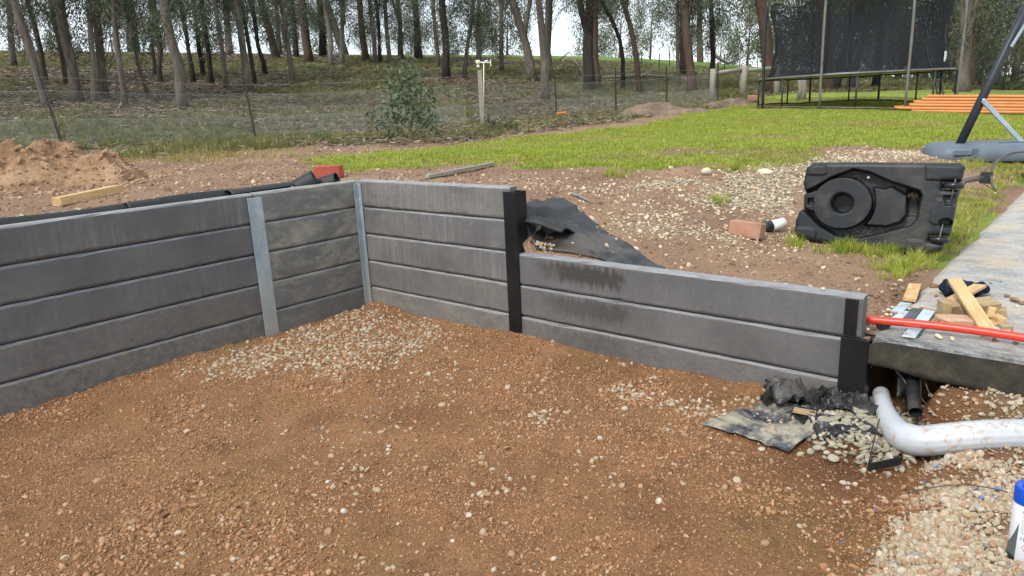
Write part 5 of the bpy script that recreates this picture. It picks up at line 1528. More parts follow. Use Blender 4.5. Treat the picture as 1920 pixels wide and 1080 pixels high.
def hoop_standing():
    Y0 = 8.1
    c = atY(1748, 303, Y0); z0 = float(tz(c[0] + .4, c[1])); c[2] = z0 - .01
    root = thing('hoop_stand', 'standing portable basketball hoop with blue grey base and slanted dark pole', 'hoop', c)
    d_ = np.array([math.cos(R(-18)), math.sin(R(-18)), 0]); bk = np.array([-d_[1], d_[0], 0])
    def fr(a, b, h): return d_ * a + bk * b + np.array([0, 0, h])
    # base: stacked rounded outlines
    prof = [(0, .02), (.035, .0), (.12, .02), (.165, .05), (.185, .085), (.19, .14)]
    n = 44; V = []
    def outline(ins, t):
        hl, hw, r_, ex = .70 - ins, .42 - ins, .16, 4.5
        return .70 + hl * np.sign(math.cos(t)) * abs(math.cos(t)) ** (2 / ex), .42 + hw * np.sign(math.sin(t)) * abs(math.sin(t)) ** (2 / ex)
    for h, ins in prof:
        for j in range(n):
            a, b = outline(ins, 2 * math.pi * j / n)
            V.append(fr(a, b, h + (.02 if (.30 < a < .42 and b < .2 and .05 < h < .17) else 0)))
    F = [(i * n + j, i * n + (j + 1) % n, (i + 1) * n + (j + 1) % n, (i + 1) * n + j) for i in range(len(prof) - 1) for j in range(n)] + [tuple((len(prof) - 1) * n + j for j in range(n))]
    MB().add(V, F).build('base', M['hdpe_grey'], root, True)
    mb = MB(); mb.box(fr(1.0, .20, .188), (.62, .07, .012), ortho(d_, (0, 0, 1)), bev=.004); mb.build('slot', M['hdpe'], root)
    mb = MB(); mb.box(fr(.42, .012, .10), (.05, .03, .11), ortho(d_, (0, 0, 1)), bev=.008); mb.build('rib', M['hdpe_grey'], root)
    mb = MB(); mb.box(fr(.30, .008, .105), (.19, .03, .07), ortho(d_, (0, 0, 1)), bev=.012); mb.build('moulded_panel', M['hdpe_grey'], root)
    p0 = atY(1797, 276, Y0 + .18); p1 = atY(1921, 20, Y0 + .18)
    p2 = p0 + (p1 - p0) * 1.6
    MB().tube([p0 - c, (p0 + p1) / 2 - c, p2 - c], .046, 20).build('pole', M['pole'], root, True)
    a, b = atY(1843, 188, Y0 + .10), atY(1940, 292, Y0 + .10)
    def bar(nm, a, b, wd, th, mat_):
        d = b - a; L_ = np.linalg.norm(d); x = d / L_; mb = MB(); y = np.cross(x, [0.25, -1, 0]); y /= np.linalg.norm(y)
        mb.box((a + b) / 2 - c, (L_, wd, th), np.stack([x, y, np.cross(x, y)], 1), bev=.003); return mb.build(nm, mat_, root)
    bar('strut', a, b, .055, .02, M['bar_grey'])
    bar('label_strip', atY(1896, 88, Y0 + .10), atY(1925, 42, Y0 + .10), .035, .012, M['bar_grey'])
    q = atY(1844, 187, Y0 + .08) - c; mb = MB(); mb.lathe([(0, .012), (.010, .010), (.013, 0)], 10, M4(ortho((1, 0, 0), (0, -1, 0)), q)); mb.build('bolt', M['white'], root, True)
    hc = atY(1898, 12, Y0 + .10) - c; ring = [hc + .062 * np.array([math.cos(t), .2 * math.sin(t), math.sin(t)]) for t in np.linspace(.6, 5.2, 24)]
    MB().tube(ring, .009, 8).build('crank_handle', M['steel_dark'], root, True)
    a, b = atY(1903, 24, Y0 + .1) - c, atY(1914, 0, Y0 + .1) - c; MB().tube([a, b], .016, 10).build('crank_arm', M['steel_dark'], root, True)
hoop_standing()

# ================================================================== TRAMPOLINE
def trampoline():
    cx = atY(1596, 200, 19.4); z0 = float(tz(cx[0], cx[1])); c = np.array([cx[0], cx[1], z0])
    root = thing('trampoline', 'large black trampoline with enclosure net standing on the lawn', 'trampoline', c)
    Rr = 2.36; hm = .80
    gz = lambda x, y: float(tz(c[0] + x, c[1] + y)) - z0
    def ring(r, z, n=64, ground=False): return np.array([(r * math.cos(2 * math.pi * i / n), r * math.sin(2 * math.pi * i / n), (gz(r * math.cos(2 * math.pi * i / n), r * math.sin(2 * math.pi * i / n)) + z) if ground else z) for i in range(n + 1)])
    MB().tube(ring(Rr, hm), .026, 8, cap=False).build('frame_ring', M['steel_grey'], root, True)
    # safety pad and mat
    n = 64; V = []
    for r_, z in ((Rr + .02, hm + .012), (Rr + .01, hm + .034), (Rr - .28, hm + .034), (Rr - .30, hm + .01)):
        V += [(r_ * math.cos(2 * math.pi * i / n), r_ * math.sin(2 * math.pi * i / n), z) for i in range(n)]
    F = [(k * n + i, k * n + (i + 1) % n, (k + 1) * n + (i + 1) % n, (k + 1) * n + i) for k in range(3) for i in range(n)]
    MB().add(V, F).build('safety_pad', M['steel_dark'], root)
    V = [((Rr - .29) * math.cos(2 * math.pi * i / n), (Rr - .29) * math.sin(2 * math.pi * i / n), hm + .008) for i in range(n)]
    MB().add(V, [tuple(range(n))]).build('jumping_mat', M['canblack'], root)
    MB().tube(ring(Rr + .02, .075, ground=True), .024, 8, cap=False).build('base_ring', M['rust'], root, True)
    for k in range(8):
        a = 2 * math.pi * (k + .06) / 8 - math.pi / 2
        ca, sa = math.cos(a), math.sin(a); g = gz(Rr * ca, Rr * sa)
        pts = [((Rr + .05) * ca, (Rr + .05) * sa, g), ((Rr + .06) * ca, (Rr + .06) * sa, 1.2), ((Rr + .10) * ca, (Rr + .10) * sa, 2.2), ((Rr + .02) * ca, (Rr + .02) * sa, 2.75)]
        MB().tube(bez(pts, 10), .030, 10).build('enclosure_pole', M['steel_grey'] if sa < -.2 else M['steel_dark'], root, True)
    for k in range(8):
        a = 2 * math.pi * (k + .48) / 8 - math.pi / 2; ca, sa = math.cos(a), math.sin(a); g = gz(Rr * ca, Rr * sa)
        MB().tube([(Rr * ca, Rr * sa, g), (Rr * ca, Rr * sa, hm)], .022, 8).build('leg', M['steel_dark'], root, True)
    # net, pulled towards the poles
    nn, mz = 96, 14; V = []
    for j in range(mz):
        t = j / (mz - 1)
        for i in range(nn):
            a = 2 * math.pi * i / nn; ph = (a + math.pi / 2) * 8 / (2 * math.pi) - .06
            pull = math.cos(2 * math.pi * ph)
            r_ = Rr - .20 + .05 * pull - .16 * math.sin(math.pi * t) * (1 - .3 * pull)
            V.append((r_ * math.cos(a), r_ * math.sin(a), hm + .03 + t * (1.72 + .10 * pull)))
    F = [(j * nn + i, j * nn + (i + 1) % nn, (j + 1) * nn + (i + 1) % nn, (j + 1) * nn + i) for j in range(mz - 1) for i in range(nn)]
    net = MB().add(V, F).build('enclosure_net', M['net'], root, True, fix=False)
    rim = [np.array(V[(mz - 1) * nn + i % nn]) for i in range(nn + 1)]
    MB().tube(rim, .012, 6, cap=False).build('net_hem', M['canblack'], net, True)
    for a in (-2.05, -1.1, -.45, .4, 1.6, 2.7):
        i = int((a % (2 * math.pi)) / (2 * math.pi) * nn); pts = [np.array(V[j * nn + i]) * [1.003, 1.003, 1] for j in range(mz)]
        MB().tube(pts, .014, 6).build('net_seam', M['canblack'], net, True)
    def onnet(a, z, off=.02):
        i = int((a % (2 * math.pi)) / (2 * math.pi) * nn); j = int(np.clip((z - hm) / 1.7 * (mz - 1), 0, mz - 1)); q = np.array(V[j * nn + i]); return q * [1 + off / Rr, 1 + off / Rr, 1]
    a = -.82; q = onnet(a, hm + .28); mb = MB(); mb.box(q, (.16, .006, .24), ortho((-math.sin(a), math.cos(a), 0), (0, 0, 1))); mb.build('label_tag', M['white'], net)
    pts = [onnet(-.50, hm + .05 + t * 1.1) for t in np.linspace(0, 1, 12)]; MB().tube(pts, .012, 6).build('zip', M['white'], net, True)
    # ladder leaning on the frame
    e0, e1 = atY(1767, 199, 18.9), atY(1757, 139, 19.0); lad = thing('trampoline_ladder', 'small metal ladder leaning on the right side of the trampoline', 'ladder', e0)
    off = np.array([.13, .06, 0])
    for q in (-1, 1): MB().tube([off * q * .8, e1 - e0 + off * q * .8], .018, 8).build('rail', M['steel_grey'], lad, True)
    for t in (.42, .06): mb = MB(); mb.box((e1 - e0) * t, (.26, .09, .025), ortho((1, .4, 0), (0, 0, 1)), bev=.004); mb.build('step', M['steel_grey'], lad)
trampoline()

# ---- orange conduit stack
rows = [(1676, 183, 0), (1676, 187.5, 1), (1704, 179, 2), (1706, 192, 3), (1712, 197.5, 4), (1790, 202, 5)]
names = ['lowest front', 'second from bottom', 'middle', 'upper middle', 'second from top', 'topmost']
b0 = G(1720, 196); b1 = G(1900, 206)
dirp = (b1 - b0); dirp[2] = 0; dirp /= np.linalg.norm(dirp)
st0 = atY(1678, 190, 17.2); zg = min(float(tz(st0[0], st0[1])), float(tz(*(st0[:2] + dirp[:2] * 4))))
dirp = np.array([math.cos(R(-24)), math.sin(R(-24)), 0]); side = np.array([-dirp[1], dirp[0], 0])
kk = 0
for layer, (cnt, start) in enumerate(((5, .35), (5, .0), (4, .3), (4, .4), (3, .55), (2, .65))):
    for i in range(cnt):
        s_ = st0 + dirp * (start + .12 * ((i * 7) % 3)) + side * (i * .076 + layer * .038 - .2); s_[2] = float(tz(s_[0], s_[1])) + .03 + layer * .066
        L_ = 6.0
        e_ = s_ + dirp * L_; e_[2] = float(tz(e_[0], e_[1])) + .04 + layer * .066
        pts = [s_ + (e_ - s_) * t for t in np.linspace(0, 1, 8)]
        mb = MB(); mb.tube(np.array(pts) - s_, .0355, 14, cap=False); mb.tube(np.array(pts) - s_, .031, 14, cap=False)
        o = mb.build('orange_pipe', M['orange'], None, True); o.location = Vector(s_)
        w1 = ('bottom', 'second', 'third', 'fourth', 'fifth', 'top')[layer]; w2 = ('front', 'second from front', 'third from front', 'fourth from front', 'rear')[i]
        tag(o, 'orange plastic pipe, %s of the %s layer of the stack beyond the lawn' % (w2, w1), 'pipe', 'orange pipes stacked beyond the lawn')

# ================================================================== FENCES
FP = [tuple(G(*q)[:2]) for q in ((-260, 296), (120, 278), (480, 262), (700, 248), (880, 237), (1043, 217), (1155, 211), (1250, 202), (1345, 195))]
FPOST = (0, 1, 2, 5, 6, 7, 8)
fence = thing('wire_fence', 'wire netting fence with dark steel pickets along the foot of the wooded slope', 'fence', (FP[0][0], FP[0][1], float(tz(*FP[0]))))
fl = np.array(fence.location)
for i, (x, y) in enumerate(FP):
    if i not in FPOST: continue
    z = float(tz(x, y)); h = 1.38
    mb = MB(); ln = .12 if i == 1 else (.06 if i == 2 else .01)
    lean = np.array([-ln, 0, 1.]); lean /= np.linalg.norm(lean); p = np.array([x, y, z - .1])
    for q in (0, 2.094, 4.189):
        yv_ = np.array([math.cos(q), math.sin(q), 0]); mb.box(p - fl + lean * (h / 2 + .05) + yv_ * .014, (.030, .005, h + .1), ortho(yv_, lean))
    mb.build('picket', M['picket'], fence)
def wire_mesh(nm, h0, h1, sp, wd, hex_=False):
    V = []; F = []
    for (a, b) in zip(FP[:-1], FP[1:]):
        a = np.array(a); b = np.array(b); L_ = np.linalg.norm(b - a); d = (b - a) / L_; nrm = np.array([d[1], -d[0]])
        za, zb = float(tz(*a)), float(tz(*b)); n = int(L_ / sp)
        H_ = h1 - h0
        def P3(s_, h):
            s_ = min(max(s_, 0), L_); q = a + d * s_; return (q[0] - fl[0], q[1] - fl[1], za + (zb - za) * s_ / L_ + h - fl[2])
        for sg in (-1, 1):
            for i in range(-int(H_ / sp) - 1, n + int(H_ / sp) + 1):
                s0 = i * sp
                for k in range(4):
                    t0, t1 = k / 4, (k + 1) / 4
                    p0_, p1_ = s0 + sg * H_ * t0, s0 + sg * H_ * t1
                    if min(p0_, p1_) < 0 or max(p0_, p1_) > L_: continue
                    q0, q1 = P3(p0_, h0 + H_ * t0), P3(p1_, h0 + H_ * t1); o_ = wd * .7
                    b_ = len(V)
                    V += [(q0[0] - d[0] * o_, q0[1] - d[1] * o_, q0[2] + sg * o_), (q0[0] + d[0] * o_, q0[1] + d[1] * o_, q0[2] - sg * o_), (q1[0] + d[0] * o_, q1[1] + d[1] * o_, q1[2] - sg * o_), (q1[0] - d[0] * o_, q1[1] - d[1] * o_, q1[2] + sg * o_)]
                    F.append((b_, b_ + 1, b_ + 2, b_ + 3))
    o = link(bpy.data.objects.new(nm, fast_mesh(nm, np.array(V), np.array(F), [M['wire']], False)), fence)
    o['kind'] = 'stuff'
    return o
wire_mesh('netting', .42, .98, .055, .0014)
wire_mesh('fine_netting', .02, .50, .026, .0013)
for h in (.98, .5, 1.2):
    pts = []
    for (a, b) in zip(FP[:-1], FP[1:]):
        for t in np.linspace(0, 1, 6)[:-1]: q = np.array(a) * (1 - t) + np.array(b) * t; pts.append((q[0] - fl[0], q[1] - fl[1], float(tz(*a)) * (1 - t) + float(tz(*b)) * t + h - .03 * math.sin(math.pi * t) - fl[2]))
    MB().tube(pts, .0022, 4, cap=False).build('wire', M['wire'], fence)
# timber rail fence
rf = thing('rail_fence', 'old grey timber post and rail fence left of the trampoline', 'fence', G(1335, 190))
rl = np.array(rf.location)
pa, pb = G(1335, 188), G(1400, 184); top = atY(1335, 134, pa[1])[2] - pa[2]
pb = pa + np.array([65 / 1330 * pa[1], .6, 0]); pb[2] = float(tz(pb[0], pb[1])); pc = pb + (pb - pa) * 1.15; pc[2] = float(tz(pc[0], pc[1]))
for q, r_ in ((pa, .10), (pb, .13), (pc, .11)):
    MB().tube(np.array([(0, 0, -.15), (0, 0, .6), (0.01, 0, 1.12)]) + q - rl, r_, 10, jit=.08).build('post', M['grey_timber'], rf, True)
for q0, q1 in ((pa, pb), (pb, pc)):
    MB().tube(np.array([q0 + [0, 0, .95], (q0 + q1) / 2 + [0, 0, .98], q1 + [0, 0, 1.0]]) - rl, .075, 9, jit=.08).build('rail', M['grey_timber'], rf, True)
# pasture fence pickets further up
for i, (px, py) in enumerate([(1203, 132), (1236, 136), (1358, 136), (1255, 128), (1420, 128)]):
    p = G(px, py); mb = MB(); mb.box((0, 0, .55), (.06, .06, 1.3)); o = mb.build('pasture_post', M['picket']); o.location = Vector(p)
    tag(o, 'thin dark fence post in the far pasture %s' % ('left of the fallen log tip', 'above the fallen log', 'left of the rail fence', 'just behind the log fork', 'behind the rail fence')[i], 'post', 'posts in the far pasture')

# ---- weather station on its post
p = G(905, 236); ws = thing('weather_post', 'weathered timber post carrying a white wind gauge before the fence', 'post', p)
dY = p[1]; sc_ = dY / F_PX
mb = MB(); mb.box((0, 0, 97 * sc_ / 2 - .05), (.105, .09, 97 * sc_ + .1), bev=.008); mb.build('timber', M['grey_timber'], ws)
ga = thing('weather_station', 'small white wind gauge on a thin cream rod', 'weather station', atY(907, 200, dY)); gl = np.array(ga.location)
def wz(px, py): return atY(px, py, dY - .05) - gl
MB().tube([wz(907, 200), wz(907, 116)], .011, 8).build('rod', M['cream'], ga, True)
MB().tube([wz(897, 117), wz(921, 117.5)], .016, 8).build('arm', M['white'], ga, True)
mb = MB(); mb.lathe([(0, -.045), (.05, -.045), (.05, .045), (0, .045)], 14, M4(np.eye(3), wz(896, 116.5))); mb.build('rain_cup', M['cream'], ga, True)
mb = MB(); mb.lathe([(0, -.03), (.034, -.03), (.034, .03), (0, .03)], 12, M4(np.eye(3), wz(896.5, 124))); mb.build('sensor', M['white'], ga, True)
mb = MB(); mb.box(wz(920, 118), (.02, .06, .15), bev=.004); mb.build('vane', M['white'], ga)
for q in (910, 913.5): mb = MB(); mb.lathe([(0, -.02), (.022, -.02), (.022, .02), (0, .02)], 10, M4(np.eye(3), wz(q, 114.8))); mb.build('cup', M['white'], ga, True)
stick([G(917, 236), G(917, 236) + [-.02, 0, .30]], .028, .024, 'stake', 'short rusty stake beside the weather station post', 'bark_red', 'stake')
# bits by the fence
a_, b_ = G(1043, 217), G(1062, 216)
plank('orange_offcut', 'bright orange pipe offcut lying at the fence', 'pipe', a_ + [0, 0, .06], b_ + [0, 0, .07], .09, .09, M['orangebit'], bev=.02)
a_, b_ = G(994, 247), G(1012, 245); plank('timber_offcut', 'orange tinged timber scrap in weeds before the fence', 'timber', a_ + [0, 0, .03], b_ + [0, 0, .04], .05, .05, M['pine'])
def heap(px, py, wx, wy, h, lb, mt, seed):
    c = G(px, py); n = 44; a = np.linspace(-1, 1, n); A, B = np.meshgrid(a, a, indexing='ij')
    Z = h * np.clip(1 - A ** 2 - B ** 2, 0, 1) ** .7 * (1 + .5 * fbm(A * 2.5, B * 2.5, seed, 4)) - .03
    X_ = c[0] + A * wx; Y_ = c[1] + .3 + B * wy; Zt = tz(X_, Y_) + Z
    I = np.arange(n * n).reshape(n, n); F = np.stack([I[:-1, :-1], I[1:, :-1], I[1:, 1:], I[:-1, 1:]], -1).reshape(-1, 4)
    o = link(bpy.data.objects.new('earth_heap', fast_mesh('earth_heap', np.stack([X_, Y_, Zt], -1).reshape(-1, 3) - c, F, [mt], True))); o.location = Vector(c)
    return tag(o, lb, 'soil heap')
M['greyheap'] = simple('grey_brown_soil', (.185, .138, .100), .95, 0, .4, 3.5, .8, .1, off=False, dist=.03)
heap(1250, 216, 1.3, .6, .24, 'grey brown earth heap at the back of the lawn', M['greyheap'], 5)
heap(1208, 218, .8, .5, .18, 'smaller grey brown earth heap left of the larger heap', M['greyheap'], 9)
heap(1370, 200, 1.0, .6, .24, 'brown earth heap beside the rail fence', M['greyheap'], 6)
mb = MB(); mb.box((0, 0, .10), (.34, .22, .20), bev=.02); o = mb.build('terracotta_trough', M['brick']); o.location = Vector(G(1412, 190)); tag(o, 'small terracotta trough at the rail fence end', 'planter')
#PART5
# ================================================================== TREES
def leaf_cloud(centres, per, sig, lmin, lmax, wr, seed, droop=.75):
    rg = np.random.default_rng(seed); n = len(centres) * per
    c = np.repeat(centres, per, 0) + rg.normal(0, 1, (n, 3)) * sig
    d = rg.normal(0, 1, (n, 3)) * [1, 1, .6] - [0, 0, droop * 1.6]; d /= np.linalg.norm(d, axis=1)[:, None]
    s_ = np.cross(d, rg.normal(0, 1, (n, 3))); s_ /= np.linalg.norm(s_, axis=1)[:, None]
    L_ = rg.uniform(lmin, lmax, n)[:, None]; w_ = L_ * wr
    V = np.stack([c, c + d * L_ * .45 + s_ * w_, c + d * L_, c + d * L_ * .45 - s_ * w_], 1).reshape(-1, 3)
    F = np.arange(n * 4).reshape(n, 4)
    t = np.clip(np.repeat(rg.uniform(.1, .75, len(centres)), per) + rg.normal(0, .22, n), 0, 1)
    return V, F, np.repeat(t, 4)

def crown_mesh(nm, seed, h, r, ncl, per, lmin, lmax, mats, sig=.30, wr=.11, low=.0):
    rg = np.random.default_rng(seed)
    cs = []
    while len(cs) < ncl:
        z = rg.uniform(0, 1) ** .85; a = rg.uniform(0, 6.283)
        rr = r * (.35 + .65 * math.sin(math.pi * (z * .75 + .18))) * math.sqrt(rg.uniform(.03, 1))
        cs.append((rr * math.cos(a), rr * math.sin(a), z * h))
    cs = np.array(cs)
    V, F, T_ = leaf_cloud(cs, per, np.array([sig, sig, sig * 1.5]), lmin, lmax, wr, seed + 1)
    mb = MB()
    for q in cs:                                   # twigs reaching each spray of leaves
        z0 = max(q[2] - rg.uniform(.3, 1.3), -.4)
        mb.tube([(0, 0, z0 - .3), (q[0] * .45, q[1] * .45, z0 + .35 * (q[2] - z0) + .1), q], [.018, .012, .005], 3, cap=False)
    tv = np.concatenate(mb.v); tf = np.array([f for f in mb.f])
    Vv = np.concatenate([V, tv]); Ff = np.concatenate([F, tf + len(V)])
    me = fast_mesh(nm, Vv, Ff, mats, False, {'tint': np.concatenate([T_, np.zeros(len(tv))])})
    mi = np.zeros(len(Ff), np.int32); mi[len(F):] = 1; me.polygons.foreach_set('material_index', mi)
    return me
CROWNS = [crown_mesh('crown', 900 + i, 7.0, (1.9, 1.6, 2.3, 1.7, 2.1)[i], (66, 58, 74, 60, 70)[i], 140, .10, .19, [M['gum'], M['bark_grey']], sig=.21) for i in range(5)]
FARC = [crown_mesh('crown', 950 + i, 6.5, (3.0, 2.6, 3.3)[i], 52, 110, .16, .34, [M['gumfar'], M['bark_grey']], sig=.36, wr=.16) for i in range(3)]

def tree_path(bx, by, tx, seed, H=9.5, mid=None, wob=1.0):
    B = G(bx, by); Yd = B[1]; rg = np.random.default_rng(seed)
    T0 = atY(tx, 0, Yd + rg.uniform(-.3, .5)); kp = [B - [0, 0, .15], B]
    if mid: kp += [atY(mid[i][0], mid[i][1], Yd) for i in range(len(mid))]
    kp.append(T0); up = (T0 - kp[-2]); up /= np.linalg.norm(up); rem_ = max(1.5, H - (T0[2] - B[2]))
    up2 = up * .6 + np.array([0, 0, .5]) + np.append(rg.normal(0, .12, 2), 0)
    kp.append(T0 + up * rem_ * .5); kp.append(T0 + up * rem_ * .5 + up2 / np.linalg.norm(up2) * rem_ * .5)
    kp = np.array(kp); s_ = np.concatenate([[0], np.cumsum(np.linalg.norm(np.diff(kp, axis=0), axis=1))])
    t = np.linspace(0, s_[-1], 22); P_ = np.stack([np.interp(t, s_, kp[:, i]) for i in range(3)], 1)
    for _ in range(2): P_[1:-1] = (P_[:-2] + 2 * P_[1:-1] + P_[2:]) / 4
    w_ = rg.normal(0, 1, (22, 2)); 
    for _ in range(3): w_[1:-1] = (w_[:-2] + w_[1:-1] + w_[2:]) / 3
    w_[:2] = 0; P_[:, :2] += w_ * .09 * wob
    return B, Yd, P_, t / s_[-1]

ORD = ['first', 'second', 'third', 'fourth', 'fifth', 'sixth', 'seventh', 'eighth', 'ninth', 'tenth', 'eleventh', 'twelfth', 'thirteenth', 'fourteenth', 'fifteenth', 'sixteenth', 'seventeenth', 'eighteenth', 'nineteenth', 'twentieth']
def ordw(n):
    if n <= 20: return ORD[n - 1]
    t = {2: 'twenty', 3: 'thirty', 4: 'forty', 5: 'fifty', 6: 'sixty'}[n // 10]
    return t + '-' + ORD[n % 10 - 1] if n % 10 else {30: 'thirtieth', 40: 'fortieth', 50: 'fiftieth', 60: 'sixtieth'}[n]

# (base x, base y, x at picture top, width px, bark, crown bottom y, crown scale, [bends], fork)
TREES = [
 (-40, 190, -60, 16, 'bark_grey', 60, 1.0), (26, 125, 12, 11, 'bark_grey', 40, 1.0), (90, 200, 33, 17, 'bark_grey', 50, .9), (86, 154, 52, 10, 'bark_grey', 70, .9),
 (146, 192, 112, 20, 'bark_grey', 45, .9), (129, 158, 100, 14, 'bark_red', 75, 1.0), (177, 194, 165, 10, 'bark_pale', 30, .8), (196, 185, 171, 16, 'bark_grey', 55, 1.0),
 (233, 200, 220, 11, 'bark_grey', 35, .85), (240, 96, 243, 34, 'bark_dark', 60, 1.4), (279, 179, 247, 7, 'bark_grey', 60, .7, [(262, 135), (252, 90)]), (300, 154, 287, 9, 'bark_grey', 65, .9),
 (290, 143, 284, 7, 'bark_grey', 50, .8), (342, 204, 318, 19, 'bark_grey', 20, .9), (364, 156, 338, 8, 'bark_dark', 55, .9), (381, 143, 366, 8, 'bark_dark', 60, .9),
 (398, 160, 376, 9, 'bark_dark', 50, .9), (425, 165, 403, 9, 'bark_grey', 40, .8, [(412, 70)]), (430, 103, 424, 13, 'bark_pale', 10, 1.2), (467, 173, 441, 13, 'bark_grey', 20, .8, [(452, 90)]),
 (479, 158, 450, 8, 'bark_dark', 40, .8), (497, 140, 477, 8, 'bark_dark', 65, .9), (518, 108, 491, 14, 'bark_red', 50, 1.2), (525, 102, 517, 9, 'bark_grey', 35, 1.1),
 (550, 158, 527, 10, 'bark_grey', 55, .9), (556, 110, 548, 10, 'bark_dark', 75, 1.2), (580, 118, 566, 16, 'bark_red', 45, 1.1), (606, 108, 600, 13, 'bark_dark', 50, 1.2),
 (621, 124, 610, 9, 'bark_pale', 40, 1.0), (640, 121, 645, 10, 'bark_pale', 30, 1.0), (672, 99, 610, 23, 'bark_dark', 30, 1.3), (686, 114, 675, 13, 'bark_red', 55, 1.1),
 (705, 121, 694, 9, 'bark_grey', 40, 1.0), (713, 117, 704, 7, 'bark_dark', 60, 1.0), (731, 119, 721, 9, 'bark_pale', 35, 1.0), (785, 112, 778, 14, 'bark_dark', 85, 1.2),
 (752, 110, 745, 10, 'bark_dark', 95, 1.2), (823, 125, 812, 8, 'bark_grey', 80, 1.0), (838, 148, 826, 15, 'bark_dark', 75, 1.0), (869, 145, 888, 8, 'bark_grey', 85, 1.0),
 (897, 122, 899, 9, 'bark_grey', 80, 1.1), (940, 137, 940, 9, 'bark_grey', 75, .95), (1000, 152, 962, 17, 'bark_grey', 20, 1.0, [(985, 80)]), (1027, 150, 1030, 16, 'bark_grey', 12, 1.1),
 (1025, 190, 1008, 15, 'bark_grey', 5, .8, [(1016, 110)]), (1110, 166, 1104, 28, 'bark_dark', 2, 1.1), (1122, 168, 1116, 11, 'bark_red', 8, .9), (1168, 167, 1128, 8, 'bark_dark', 18, .7, [(1168, 95), (1160, 55)]),
 (1201, 173, 1170, 11, 'bark_red', 25, .9, [(1186, 90), (1183, 50)]), (1273, 166, 1272, 7, 'bark_grey', 30, .8), (1284, 141, 1282, 18, 'bark_dark', 40, 1.1), (1298, 173, 1284, 18, 'bark_red', 15, 1.0),
 (1314, 115, 1312, 15, 'bark_red', 30, 1.3), (1335, 167, 1331, 10, 'bark_dark', 50, .9), (1445, 175, 1424, 24, 'bark_red', 25, 1.0), (1555, 173, 1536, 20, 'bark_red', 30, 1.0),
 (1562, 173, 1612, 18, 'bark_dark', 40, 1.0), (1592, 170, 1640, 14, 'bark_grey', 30, 1.0), (1640, 168, 1655, 10, 'bark_dark', 45, 1.0), (1803, 172, 1812, 25, 'bark_pale', 75, 1.1), (1818, 166, 1836, 13, 'bark_red', 70, 1.1),
 (1960, 178, 1950, 20, 'bark_grey', 60, 1.1),
 (-130, 185, -150, 15, 'bark_grey', 50, 1.0), (-230, 170, -240, 13, 'bark_dark', 60, 1.0), (-330, 195, -370, 17, 'bark_grey', 40, 1.0), (-420, 160, -430, 12, 'bark_red', 60, 1.1), (-540, 180, -560, 16, 'bark_grey', 50, 1.1), (2080, 176, 2090, 18, 'bark_red', 50, 1.1), (2200, 172, 2190, 15, 'bark_grey', 60, 1.1)]
order = sorted(range(len(TREES)), key=lambda i: TREES[i][0]); vis = [i for i in order if 0 <= TREES[i][0] < 1920]
rank = {i: k + 1 for k, i in enumerate(vis)}
desc = {'bark_grey': 'grey barked', 'bark_dark': 'dark barked', 'bark_pale': 'pale barked', 'bark_red': 'red brown barked'}
